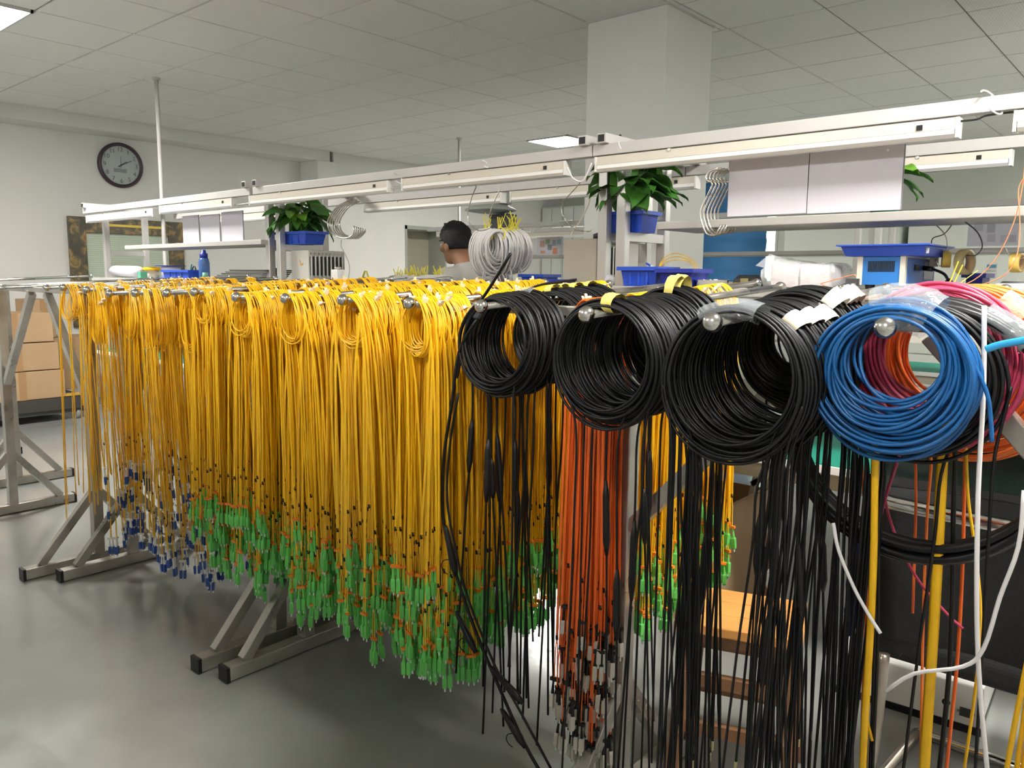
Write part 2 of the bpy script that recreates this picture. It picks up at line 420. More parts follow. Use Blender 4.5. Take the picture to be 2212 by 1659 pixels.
# two ceiling-to-bench supply poles
for k, (px, py, yb, lab) in enumerate(((337, 168, 440, 'thin white supply pole from ceiling down behind the leftmost bench lamp'), (992, 297, 480, 'thin white supply pole from ceiling beyond the man'))):
    q = P(px, py, Z=CEIL); t = thing('supply_pole', lab, 'pole', (q.x, q.y, 0.0), 'ceiling supply poles')
    tilt = .05
    MB().tube([(q.x-tilt*.5, q.y+tilt*.3, 0), (q.x, q.y, CEIL)], .016, 10).build('pole', WHITEMETAL, t, True)
    MB().lathe([(.03, CEIL-.02), (.03, CEIL+.01)], (q.x, q.y, 0), 14).build('ceiling_flange', WHITEMETAL, t)
# left window with patterned dark trim and blinds
TR = marble_mat()
wy0, wy1, wz0, wz1 = 3.222, 4.43, H-.55, H+.58
win = struct(thing('window_1', 'window with dark patterned trim and pale closed blinds in left wall', 'window', (-8.80, (wy0+wy1)/2, wz0)))
del win['category']; del win['label']
fr = MB(); fw = .17
fr.bx(-8.80, -8.765, wy0, wy0+fw, wz0, wz1); fr.bx(-8.80, -8.765, wy1-fw, wy1, wz0, wz1)
fr.bx(-8.80, -8.765, wy0+fw, wy1-fw, wz1-.16, wz1); fr.bx(-8.80, -8.765, wy0+fw, wy1-fw, wz0, wz0+.12)
fr.build('window_frame', TR, win, bevel=.004)
gp = mat('blind_slat', (0.60, 0.68, 0.55), 0.5)
sl = MB(); ny = int((wz1-.16-wz0-.12)/.022)
for k in range(ny):
    z = wz0+.12+.011+k*.022
    sl.box((-8.786, (wy0+wy1)/2, z), (.003, wy1-wy0-2*fw, .0205), np.array(Euler((0, .28, 0)).to_matrix()))
stuff(sl.build('blind_slats', gp, win))
MB().bx(-8.80, -8.795, wy0+fw, wy1-fw, wz0+.12, wz1-.16).build('pane', mat('window_glass', (.45, .55, .45), .1), win)
# gold strip on the trim, modelled to stand for a reflection
MB().bx(-8.766, -8.760, wy0+.36, wy1-.22, wz1-.085, wz1-.060).build('gold_reflection', mat('brass', (.55, .40, .08), .3, .8), win)
# doorway in the left wall, with frame and half-open leaf
dr = struct(thing('door_1', '', '', (-8.46, DY0, 0))); del dr['category']; del dr['label']
f_ = MB(); f_.bx(-8.92, -8.445, DY0, DY0+.03, 0, DZ1); f_.bx(-8.92, -8.445, DY1-.03, DY1, 0, DZ1); f_.bx(-8.92, -8.445, DY0, DY1, DZ1-.05, DZ1)
f_.build('door_frame', mat('grey_green_frame', (.36, .38, .32), .5), dr)
MB().bx(-8.84, -8.80, DY0+.03, DY1-.03, 0, DZ1-.05).build('door_leaf', mat('olive_door', (.34, .32, .24), .6), dr)
MB().tube([(-8.80, DY1-.12, 1.02), (-8.75, DY1-.12, 1.02), (-8.75, DY1-.22, 1.02)], .009, 8).build('door_handle', STEEL, dr, True)
# far window with blue roller blind
win = struct(thing('window_2', '', '', ((WX0+WX1)/2, Y1, WZ0))); del win['category']; del win['label']
f_ = MB(); e = .035
f_.bx(WX0, WX1, Y1-.01, Y1+.06, WZ0, WZ0+e); f_.bx(WX0, WX1, Y1-.01, Y1+.06, WZ1-e, WZ1); f_.bx(WX0, WX0+e, Y1-.01, Y1+.06, WZ0, WZ1); f_.bx(WX1-e, WX1, Y1-.01, Y1+.06, WZ0, WZ1)
f_.build('window_frame', WHITEMETAL, win)
MB().bx(WX0, WX1, Y1+.075, Y1+.08, WZ0, WZ1).build('pane', mat('daylight_pane', (.62, .85, .62), .3, emit=1.3), win)
bl = MB(); zz = np.linspace(WZ0+.02, WZ1-.03, 40); V = []; F = []
for k, z in enumerate(zz):
    o_ = .012*sin(k*.95)+.006*sin(k*2.1)
    V += [(WX0+.03, Y1-.02+o_, z), (WX1-.16, Y1-.02+o_, z)]
    if k: F.append((2*k-2, 2*k-1, 2*k+1, 2*k))
bl.add(V, F)
o = bl.build('roller_blind', mat('blue_blind_cloth', (.045, .19, .42), .7), win, True)
sm = o.modifiers.new('solid', 'SOLIDIFY'); sm.thickness = .003
# unseen windows added behind the camera, their glowing panes light the cords
for k, (a, b) in enumerate(NW):
    win = struct(thing('window_%d' % (k+3), '', '', ((a+b)/2, Y0-.1, NZ0))); del win['category']; del win['label']
    f_ = MB()
    for x in (a, (a+b)/2-.025, b-.05): f_.bx(x, x+.05, Y0-.19, Y0-.11, NZ0, NZ1)
    for z in (NZ0, NZ1-.05): f_.bx(a, b, Y0-.19, Y0-.11, z, z+.05)
    f_.build('window_frame', WHITEMETAL, win)
    MB().bx(a+.03, b-.03, Y0-.16, Y0-.155, NZ0+.03, NZ1-.03).build('pane', mat('added_fill_pane', (.92, .97, 1.0), .2, emit=WINDOW_GLOW), win)
# skirting
struct(MB().bx(-8.80, -8.785, Y0, 6.0, 0, .10).build('baseboard_left', WALL))
struct(MB().bx(X0, X1, Y1-.015, Y1, 0, .10).build('baseboard_far', FARWALL))

# ------------------------------------------------------------------ peg racks
RNG = random.Random(7)
ZB = -.066                     # ball height against the camera
def slope_z(z0, y0, y): return z0 + .055*(y-y0)
PEGS = {}
def peg_at(px, py, y):
    q = P(px, py, Y=y); return (q.x, y, q.z)
def pegz(x, y): return (x, y, H+ZB)
R4 = [(-.848, 1.183), (-.57, 1.127), (-.34, 1.20), (-.11, 1.17)]
R3 = [(-2.2, 1.27), (-2.0, 1.31), (-1.81, 1.366), (-1.478, 1.317), (-1.246, 1.33)]
R3P = ((510, 642), (616, 645), (740, 648), (885, 656), (1040, 662))
r4 = [pegz(*q) for q in R4]+[(-1.022, 1.425, H-.058)]; r3 = [peg_at(a, b, 1.32) for a, b in R3P]
r2 = [peg_at(186, 626, 1.30), peg_at(236, 634, 1.33), peg_at(292, 633, 1.28), peg_at(360, 633, 1.31), peg_at(420, 631, 1.34)]
r1 = [peg_at(-45, 622, 1.27), peg_at(3, 622, 1.26), peg_at(100, 622, 1.29)]
r2 = [peg_at(136, 621, 1.30)]+r2
r0 = [peg_at(-150, 611, 1.5), peg_at(-110, 610, 1.5)]
PLEN = .86
BAFFLE_H = 2.12
BEAMS = {}
def rack(xl, xr, pegs, yc, label, zb=H-.078, brace=True, feet=(True, True), lean=0.0):
    t = thing('peg_rack', label, 'rack', ((xl+xr)/2, yc, 0), 'steel peg racks')
    wd = .024
    for q_ in pegs: BEAMS[q_] = yc
    MB().bx(xl-.025+lean-(.07 if xl == -3.57 else 0), xr+.025+lean, yc-wd/2, yc+wd/2, zb-wd/2, zb+wd/2).build('top_beam', RACKSTEEL, t, bevel=.003)
    for k, x in enumerate((xl, xr)):
        if not feet[k]: continue
        sx = 1 if k == 0 else -1
        MB().bar((x, yc, .05), (x+lean, yc, zb-wd/2), .044, .044, up=(0, 1, 0)).build('post', RACKSTEEL, t, bevel=.003)
        fo = MB().bx(x-.025, x+.025, yc-.31, yc+.31, 0.004, .05).build('foot', RACKSTEEL, t, bevel=.003)
        for s in (-1, 1):
            MB().bx(x-.0265, x+.0265, yc+s*.31-.006, yc+s*.31+.006, 0.002, .052).build('end_cap', BLACKPL, fo)
            MB().bar((x, yc+s*.24, .05), (x+lean*.25, yc+s*.012, .33), .034, .034).build('foot_brace', RACKSTEEL, t, bevel=.002)
        if brace: MB().bar((x+lean*.6+sx*.02, yc, zb-.50), (x+lean+sx*.46, yc, zb-.016), .034, .034).build('top_brace', RACKSTEEL, t, bevel=.002)
    for (x, y, z) in pegs:
        z1 = slope_z(z, y, y+PLEN)
        pg = MB().tube([(x, y+.01, z), (x, y+PLEN, z1)], .0082, 12, ref=(0, 0, 1)).build('peg', STEEL, t, True)
        if x != -1.022: MB().ball((x, y, z), .0158, 20, 14).build('ball_end', SATIN, pg, True)
        MB().ball((x, y+PLEN+.008, z1), .0145, 14, 9).build('rear_ball', SATIN, pg, True)
    return t
rack(-6.4, -5.45, r0, 1.62, 'steel peg rack at the far left edge, farthest from the coloured coils')
rack(-4.82, -3.70, r1, 1.40, 'steel peg rack at the left, its long bare pegs beside the carton stack', lean=.05)
rack(-3.57, -2.40, r2, 1.50, 'steel peg rack carrying the yellow cords with blue connectors', lean=.05)
rack(-2.275, -1.045, r3, 1.53, 'steel peg rack carrying the dense yellow cords with green connectors', feet=(True, False))
rack(-.985, .10, r4, 1.545, 'steel peg rack carrying the black and coloured coils in the right foreground')

# ------------------------------------------------------------------ patch cords
def connector_mesh(name, kind):
    mb = MB()
    if kind == 'green': mats, wd, ln = [GREENP, ORANGEP, TIP], .0046, .024
    elif kind == 'blue': mats, wd, ln = [BLUEP, WHITEPL, TIP], .0036, .020
    else: mats, wd, ln = [CREAM, BLACKPL, TIP], .0040, .022
    mb.cur = 1
    mb.box((0, 0, 0), (.021, .007, .006))
    for s in (-1, 1):
        x = s*.0058
        mb.cur = 0 if kind == 'green' else 1
        mb.tube([(x*.8, 0, -.002), (x, 0, -.028)], [.0018, .0034], 6)
        mb.cur = 0
        mb.loft([(x-wd*.75, x+wd*.75, -.0035, .0035, -.028), (x-wd, x+wd, -.0046, .0046, -.031), (x-wd, x+wd, -.0046, .0046, -.031-ln), (x-wd*.8, x+wd*.8, -.0036, .0036, -.034-ln)])
        mb.cur = 2
        mb.tube([(x, 0, -.034-ln), (x, 0, -.042-ln)], .0018, 5)
    return mb.mesh(name, mats)
CONN = {k: connector_mesh('connector', k) for k in ('green', 'blue', 'beige')}
SLEEVE = MB().box((0, 0, 0), (.0052, .0046, .011)).mesh('marker_sleeve', BLACKPL)
def tag_mesh(R):
    mb = MB(); mb.box((0, 0, 0), (.009, .013, .019)); mb.box((.004, .002, .010), (.0015, .010, .014)); return mb.mesh('label_tag', TAGPAPER)
TAGM = tag_mesh(RNG)

class Cord: pass
def cord_proto(name, m_, seed, a, b, turns, tails, zlo, zhi, rad=.0017, spread=.045, conn='green', twist=.012, xin=.05):
    R = random.Random(seed); mb = MB()
    for k in range(turns):
        aa, bb = a*(1+R.uniform(-.12, .05)), b*(1+R.uniform(-.09, .04))
        yo = R.uniform(-twist, twist); ph = R.uniform(0, 6.28); dx = R.uniform(-.004, .004)
        pts = []
        for j in range(26):
            t = 2*pi*j/26
            pts.append((dx*(1-cos(t))+aa*sin(t)*(1-.18*cos(t)), yo+.006*sin(t+ph), rad+.0005*k-bb+bb*cos(t)))
        mb.tube(pts, rad, 5, closed=True, ref=(0, 1, 0), flat=1.0)
    ends = []
    for k in range(tails):
        s = -1 if k % 2 else 1; yo = R.uniform(-twist, twist)*1.6
        ze = -R.uniform(zlo, zhi); ye = yo+R.uniform(-.012, .012)
        x0 = s*a*R.uniform(xin, 1.25); xe = x0*R.uniform(.9, 1.05)+R.uniform(-1, 1)*spread*(.3+.7*R.random()**3)
        pts = [(max(-a, min(a, x0))*.95, yo, -b*.6-.002*k), (x0+(xe-x0)*.22, yo, -b*1.5), (x0+(xe-x0)*.72, yo, -b*3.2), (x0+(xe-x0)*.96, (yo+ye)/2, -b*3.2-(abs(ze)-b*3.2)*.5), (xe, ye, ze+.10)]
        q = spline(pts, 14)
        mb.tube(q, rad, 5, ref=(0, 1, 0), flat=2.2)
        for e in (-1, 1):
            mb.tube([(xe, ye, ze+.10), (xe+e*.003, ye, ze+.07), (xe+e*.004, ye, ze)], rad*.85, 4, ref=(0, 1, 0))
        ends.append((xe, ye, ze))
    c = Cord(); c.mesh = mb.mesh(name, m_); c.ends = ends; c.conn = conn; c.a, c.b = a, b; c.R = R
    return c
def place_cord(c, name, x, y, z, rz, sc, label, group, withtag=True, R=RNG):
    o = bpy.data.objects.new(name, c.mesh); COL.objects.link(o)
    o.location = (x, y, z); o.rotation_euler = (R.uniform(-.05, .05), 0, rz); o.scale = (sc, sc, sc)
    tag(o, label, 'cord', group)
    for ie, e in enumerate(c.ends):
        if c.conn and not (c.conn == 'blue' and ie % 2):
            k = bpy.data.objects.new('connector', CONN[c.conn]); COL.objects.link(k); k.parent = o; k.location = e; k.scale = (1.22, 1.22, 1.22)
            k.rotation_euler = (R.uniform(-.06, .06), R.uniform(-.06, .06), R.uniform(-.9, .9))
            k = bpy.data.objects.new('marker_sleeve', SLEEVE); COL.objects.link(k); k.parent = o; k.location = (e[0], e[1], e[2]+.10)
    if withtag:
        k = bpy.data.objects.new('label_tag', TAGM); COL.objects.link(k); k.parent = o
        t = R.uniform(.25, 1.3) if R.random() < .8 else -R.uniform(.2, .6)
        k.location = (c.a*.93*sin(t), 0, -c.b+c.b*1.0*cos(t)+.002); k.rotation_euler = (0, t, 0)
    return o
def fill_peg(peg, protos, n, y0, y1, label, group, name='patch_cord', smin=.95, smax=1.06, tagp=.6, rzj=.20, ends=True):
    x, y, z = peg; yc = BEAMS[peg]
    for k in range(n):
        yy = y+y0+(y1-y0)*((k+RNG.uniform(.1, .9))/n)**1.25
        if abs(yy-yc) < .042: yy = yc+math.copysign(.042+.008*RNG.random(), yy-yc)      # clear of the beam
        c = GREENF[RNG.randrange(4)] if protos is GREEN and n > 40 and k < 4 else (GREENW if protos is GREEN and n > 40 and k < 16 else protos)[RNG.randrange(8 if protos is GREEN else len(protos))]
        flip = pi if RNG.random() < .5 else 0
        lab = label if not ends or 2 < k < n-1 else ('frontmost ', 'second ', 'third ')[k]+label if k < 3 else 'rearmost '+label
        place_cord(c, name, x+RNG.uniform(-.003, .003), yy, slope_z(z, y, yy)+.008, flip+RNG.uniform(-rzj, rzj), RNG.uniform(smin, smax), lab, group, RNG.random() < tagp)
GREEN = [cord_proto('patch_cord', YELLOW, 100+k, .045+.005*(k % 3), .060+.006*(k % 2), 8, 11, .68, .93, spread=.045) for k in range(10)]
GREENW = [cord_proto('patch_cord', YELLOW, 150+k, .047+.004*(k % 3), .060+.006*(k % 2), 9, 16, .66, .93, spread=.105) for k in range(8)]
GREENF = [cord_proto('patch_cord', YELLOW, 180+k, .044+.004*(k % 2), .064+.004*(k % 3), 8, 9, .68, .93, spread=.09, xin=.85) for k in range(4)]
BLUES = [cord_proto('patch_cord', YELLOW, 200+k, .047, .100+.012*(k % 2), 9, 7, .70, 1.02, conn='blue', spread=.07) for k in range(7)]
LOOSE = [cord_proto('patch_cord', YELLOW, 300+k, .046, .072, 7, 5, .50, .98, conn=None, spread=.06) for k in range(5)]
ORNG = [cord_proto('patch_cord', ORANGE, 400+k, .045, .07, 6, 8, .66, 1.0, conn='beige', spread=.035) for k in range(5)]
nm = ['fifth', 'fourth', 'third', 'second', 'first']
for k in range(4):
    fill_peg(r3[k], GREEN, 43, .025, .84, f'green-ended yellow cord on the {nm[k]} peg left of the black coils', f'green-ended yellow cords, {nm[k]} peg left of the black coils')
fill_peg(r2[0], LOOSE, 18, .02, .70, 'bare-ended yellow cord on the leftmost loaded peg beside the cartons', 'bare-ended yellow cords on the leftmost loaded peg')
for k, wd_ in enumerate(('second', 'third', 'fourth', 'fifth', 'sixth')):
    fill_peg(r2[k+1], BLUES if k < 4 else GREEN, 20 if k < 4 else 30, .07 if k in (1, 3) else .03, .78, f'{"blue" if k < 4 else "green"}-ended yellow cord on the {wd_} loaded peg from the left', f'yellow cords on the {wd_} loaded peg from the left', smax=1.05)
fill_peg(r4[4], ORNG, 15, .008, .075, 'orange cord with beige connectors hanging behind the middle black coils', 'orange cords behind the middle black coils')
fill_peg(r4[4], GREEN, 18, .18, .66, 'green-ended yellow cord right of the orange cords', 'green-ended yellow cords right of the orange cords', smin=.84, smax=.90)

# unseen lockers added behind the camera as light blockers: they shade the aisle floor
for k in range(6):
    xa = -4.4+.8*k; lab = 'unseen, added light-blocking locker behind the camera, '+('farthest left', 'second from left', 'third from left', 'third from right', 'second from right', 'farthest right')[k]+' of its row'
    t = thing('baffle', lab, 'baffle', (xa+.4, -.56, 0), 'light-blocking lockers added behind the camera'); LK = mat('baffle_grey', (.42, .43, .42), .5)
    MB().bx(xa+.002, xa+.798, -.80, -.32, .06, BAFFLE_H).build('body', LK, t, bevel=.004); MB().bx(xa+.02, xa+.78, -.78, -.34, 0, .06).build('plinth', DARKGREY, t)
    for s_ in (0, 1):
        d_ = MB().bx(xa+.008+.394*s_, xa+.396+.394*s_, -.32, -.302, .07, BAFFLE_H-.01).build('door', LK, t, bevel=.003)
        MB().bx(xa+.37+.04*s_, xa+.386+.04*s_, -.302, -.285, 1.0, 1.12).build('handle', STEEL, d_)
# ------------------------------------------------------------------ coils
def ring_pts(R, cx, cz, y, rad, n=48, ph=0., wob=.004, sy=.004, lean=0.0):
    out = []
    for j in range(n):
        t = 2*pi*j/n
        r = rad*(1+wob/rad*sin(2*t+ph))
        out.append((cx+r*sin(t), y+sy*sin(t+ph)+lean*(cos(t)), cz+r*cos(t)*1.02))
    return out
def coil(peg, dy, R_out, depth, turns, rad, m_, label, group, seed, name='cable_coil', tails=6, taillen=(.75, 1.05), tailmat=None, tape=None, tape_t=0.0, tape_mat=None, inner=.80, dx=0., sleeves=0, wob=.004, lean=0., tip=None, curl=.05, ttop=0.0, tailspread=1.0, tail_lo=.15, tail_side=.5, lift=0.0):
    """a coil of cable hung over a peg; the windings, tails, tapes and sleeves are parts"""
    R = random.Random(seed); x, y, z = peg; yc = y+dy; zt = slope_z(z, y, yc)+.008
    if abs(yc-BEAMS[peg]) < .025+depth/2+rad: yc = BEAMS[peg]+math.copysign(.027+depth/2+rad, yc-BEAMS[peg]); zt = slope_z(z, y, yc)+.008
    t = thing(name, label, 'coil', (x+dx, yc, zt), group)
    mb = MB(); rin = R_out*inner
    cz = zt-rin+rad+lift
    for k in range(turns):
        q = (k+.5)/turns
        rr = rin+(R_out-rin)*(((k*.618) % 1)*.8+.2*R.random())
        # every turn hangs on the peg: its top stays near the peg, its bottom falls by its own size
        mb.tube(ring_pts(R, x+dx+R.uniform(-.25, .25)*wob, cz-(rr-rin)*.62, yc+(q-.5)*depth, rr, ph=R.uniform(0, 6.3), wob=wob*.5, lean=lean+R.uniform(-.4, .4)*wob, sy=wob*.6), rad, 6, closed=True, ref=(0, 1, 0))
    mb.build('winding', m_, t, True)
    zc = cz-(R_out-rin)*.31; Rm = (rin+R_out)/2
    if tape:
        tm = tape_mat or FILM
        for (a0, a1) in tape:
            mt = MB(); n = max(4, int((a1-a0)*14)); pts = [(x+dx+Rm*sin(a), yc+lean*cos(a), zc+Rm*1.02*cos(a)) for a in np.linspace(a0, a1, n)]
            mt.tube(pts, [((R_out-rin)*.54+rad*1.05)*(1+.04*R.uniform(-1, 1)) for _ in pts], 12, ref=(0, 1, 0), flat=1.0, cap=False)
            # flatten/stretch across the coil's own depth
            mt.v = [(a, yc+(b-yc)*max(.5, (depth*.55+rad*1.2)/((R_out-rin)*.62+rad*1.15)), c) for a, b, c in mt.v]
            mt.build('tape_wrap', tm, t, True)
    ends = []
    if tails:
        mt = MB()
        for k in range(tails):
            s = 1 if R.random() < tail_side else -1; a = pi+s*R.uniform(tail_lo, 1.15)*tailspread; rr = R.uniform(rin, R_out)
            x0, z0 = x+dx+rr*sin(a), zc+rr*cos(a)
            yo = yc+R.uniform(-.5, .5)*depth
            ze = zt-R.uniform(*taillen); xe = x0+R.uniform(-curl, curl)
            pts = [(x+dx+rr*sin(a+s*.45), yo, zc+rr*cos(a+s*.45)), (x+dx+rr*sin(a+s*.16)*1.01, yo, zc+rr*cos(a+s*.16)), (x0*.96+xe*.04, yo, z0-.05), (x0*.9+xe*.1, yo, z0-.22*(z0-ze)), (x0*.5+xe*.5+R.uniform(-.004, .004), yo, (z0+ze)/2), (xe, yo+R.uniform(-.02, .02), ze)]
            q = spline(pts, 24)
            mt.tube(q, rad*.85, 5, ref=(0, 1, 0)); ends.append(q)
        mt.build('tail', tailmat or m_, t, True)
    for k in range(min(sleeves, len(ends))):
        q = ends[k]; i = R.randrange(11, 15); p0, p1 = q[i], q[min(i+3, len(q)-1)]
        d = (p1-p0)/np.linalg.norm(p1-p0); L = R.uniform(.10, .17)
        MB().tube([p0, p0+d*L*.2, p0+d*L*.8, p0+d*L], [rad*1.0, .0072, .0078, rad*1.2], 8, ref=(0, 1, 0)).build('connector_sleeve', BLACKPL, t, True)
    if tip is not None:
        for q in ends[sleeves:]:
            d = (q[-1]-q[-2])/np.linalg.norm(q[-1]-q[-2])
            MB().tube([q[-1]-d*.003, q[-1]+d*.014], rad*.95, 5, ref=(0, 1, 0)).build('tip', tip, t)
    return t
TIPY = mat('pale_tip', (.66, .62, .30), .5)
# leftmost black peg
order = ['frontmost', 'second', 'third', 'fourth', 'fifth', 'sixth', 'seventh', 'eighth']
B1 = [(.06, .118, .042), (.106, .121, .042), (.152, .120, .042), (.205, .120, .05), (.258, .119, .045), (.30, .118, .04), (.36, .118, .045), (.42, .117, .045)]
for k, (dy, ro, dp) in enumerate(B1):
    coil(r3[4], dy, ro, dp, 14, .0034, BLACKC, f'black cable coil, {order[k]} from the front on the leftmost peg of black coils', 'black coils on the leftmost black peg', 500+k, tails=4, taillen=(.9, 1.12), sleeves=2, wob=.008, lean=.010,
         tape=[(-.95, -.6)] if k == 0 else ([(-.12, .22)] if k == 2 else ([(-.2, .0)] if k > 3 else None)), tape_mat=FILM if k < 3 else YTAPE, inner=.78)
# middle black peg
for k in range(6):
    coil(r4[0], .055+.056*k, .121-.001*(k % 2), .050, 20, .0029, BLACKC, f'black cable coil, {order[k]} from the front on the middle peg of black coils', 'black coils on the middle black peg', 520+k, tails=(4, 3, 2, 1, 1, 1)[k], taillen=(.85, 1.13), sleeves=1, wob=.004,
         tape=[(-.02, .20)] if k in (0, 4, 5) else None, tape_mat=YTAPE, inner=.76 if k < 4 else .5, dx=.012)
# right black peg
for k in range(7):
    coil(r4[1], .05+.058*k, .126-.001*(k % 3), .054, 24, .0026, BLACKC, f'black cable coil, {order[k]} from the front on the right peg of black coils', 'black coils on the right black peg', 540+k, tails=(36, 18, 10, 8, 2, 2, 2)[k], taillen=(.75, 1.12), sleeves=1, wob=.004, curl=.045, tip=TIPY, tail_lo=.42, tail_side=(.74, .55, .12, .12, .5, .5, .5)[k],
         tape=[(-.5, .35)] if k == 0 else [(.55, .8)], tape_mat=FILM if k == 0 else mat('cream_paper_tape', (.74, .66, .52), .7), inner=.79 if k < 4 else .5, dx=.018)
# coloured coils on the rightmost peg
pk = r4[2]
coil(pk, .055, .1215, .066, 40, .0029, BLUEC, 'bright blue cable coil at the front of the right foreground peg', None, 560, tails=0, tape=[(-.35, .55)], inner=.50, wob=.009, lean=.008)
coil(pk, .135, .128, .05, 15, .0031, BLACKC, 'thin black cable coil directly behind the blue coil', None, 561, tails=26, tail_lo=.35, tail_side=.93, taillen=(.8, 1.1), curl=.03, inner=.70, dx=.012, lean=.0)
coil(pk, .185, .213, .045, 6, .0078, BLACKC, 'large loop of thick black cable hanging low behind the blue coil', None, 562, tails=0, inner=.90, dx=.008, wob=.006, tape=[(.42, .78)])
coil(pk, .245, .137, .06, 20, .0034, PINK, 'magenta cable coil on the right foreground peg behind the black loop', None, 563, tails=1, taillen=(.4, .6), inner=.60, dx=.012, wob=.008, lift=.014)
coil(pk, .31, .122, .04, 12, .003, PURPLE, 'dark purple cable coil between magenta and orange coils', None, 564, tails=0, inner=.72, dx=.0)
coil(pk, .375, .135, .055, 16, .0032, ORANGE, 'deep orange cable coil behind the purple coil on the right peg', None, 565, tails=1, taillen=(.6, .95), inner=.64, dx=.01, wob=.008, tape=[(.55, .95)], tape_mat=film_mat('peach_film', (.9, .6, .42), .6))
coil(pk, .45, .166, .06, 22, .0034, LORANGE, 'light orange cable coil, rearmost on the right foreground peg', None, 566, tails=1, taillen=(.6, .95), inner=.66, dx=.02, wob=.008, tape=[(.75, 1.15)], tape_mat=MATS.get('x') or film_mat('peach_film_b', (.9, .62, .45), .55))

# single cables hanging over the rightmost peg, and the cluster at the picture's right edge
def cable(pts, r, m_, label, name='hanging_cable', flat=1.0, group=None, n=26, cat='cable', ref=(0, 1, 0), sides=6):
    return tag(MB().tube(spline(pts, n), r, sides, ref=ref, flat=flat).build(name, m_, smooth=True), label, cat, group)
def hang(pxs, Y, r, m_, label, name='hanging_cable', flat=1.0, group=None, **kw):
    return cable([P(px, py, Y=Y+i*dy_) for i, (px, py, dy_) in enumerate([(q[0], q[1], q[2] if len(q) > 2 else 0) for q in pxs])], r, m_, label, name, flat, group, **kw)
hang([(2048, 700), (2042, 860), (2036, 985), (2020, 1300), (2003, 1560), (1990, 1760)], 1.37, .0032, YELLOW, 'wide flat yellow strap hanging right of centre under the blue coil', 'hanging_strap', flat=2.6)
hang([(1893, 895), (1890, 985), (1887, 1200), (1880, 1360), (1868, 1560), (1860, 1740)], 1.30, .0030, YELLOW, 'flat yellow strap hanging below the left side of the blue coil', 'hanging_strap', flat=2.0)
hang([(1886, 1000), (1885, 1250), (1876, 1420), (1868, 1520), (1884, 1600)], 1.33, .0026, YELLOW, 'short yellow cable with bent lower end beside the strap')
hang([(1862, 985), (1872, 1250), (1868, 1400), (1862, 1560), (1868, 1720)], 1.42, .0022, ORANGE, 'thin orange cable hanging at the left of the yellow straps')
hang([(2100, 840), (2085, 1000), (2080, 1200), (2070, 1400), (2055, 1560), (2040, 1700)], 1.50, .0030, ORANGE, 'deep orange cable hanging under the magenta coil')
hang([(2086, 870), (2090, 1060), (2108, 1200), (2118, 1330), (2108, 1480), (2080, 1680)], 1.44, .0026, YELLOW, 'curved yellow cable hanging between orange and white cables')
hang([(2126, 660), (2124, 850), (2113, 1060), (2110, 1300), (2116, 1480), (2136, 1700)], 1.30, .0035, WHITEC, 'straight white cable hanging down the right side of the coils')
hang([(2212, 1060, 0), (2200, 1180), (2160, 1290), (2125, 1400), (2080, 1440), (1975, 1455), (1914, 1492)], 1.27, .0030, WHITEC, 'white cable curling down and leftward across the dark chair')
hang([(1800, 1130), (1812, 1190), (1845, 1270), (1875, 1325), (1902, 1368)], 1.28, .0030, WHITEC, 'short white cable slanting below the thick black loop')
hang([(1905, 1040), (1925, 1130), (1975, 1240), (2040, 1320), (2080, 1358)], 1.48, .0026, PINK, 'magenta cable end slanting across the dark chair')
hang([(2070, 730), (2105, 790), (2132, 850), (2140, 905), (2143, 955)], 1.24, .0029, BLUEC, 'blue cable end dangling at the right of the blue coil')
hang([(2068, 860), (2060, 1080), (2056, 1300), (2048, 1480), (2025, 1700)], 1.40, .0040, BLACKC, 'black cable hanging straight in front of the dark chair')
hang([(2130, 755), (2160, 745), (2225, 733)], 1.10, .0045, mat('light_blue_tube', (.02, .30, .62), .35), 'light blue tube poking in from the right edge over the orange coil', 'plastic_tube')
hang([(1655, 940), (1665, 1030), (1662, 1120), (1660, 1185)], 1.55, .0032, mat('grey_cable', (.32, .30, .28), .5), 'grey duplex cable ending in a beige connector beside the brown board', 'patch_cord', flat=1.6, cat='cord')
q = P(1660, 1185, Y=1.55); o = bpy.data.objects.new('connector', CONN['beige']); COL.objects.link(o); o.parent = bpy.data.objects[[k.name for k in bpy.data.objects if k.get('label', '').startswith('grey duplex')][0]]
o.location = Vector(q)-o.parent.location; o.scale = (1.5, 1.5, 1.5)
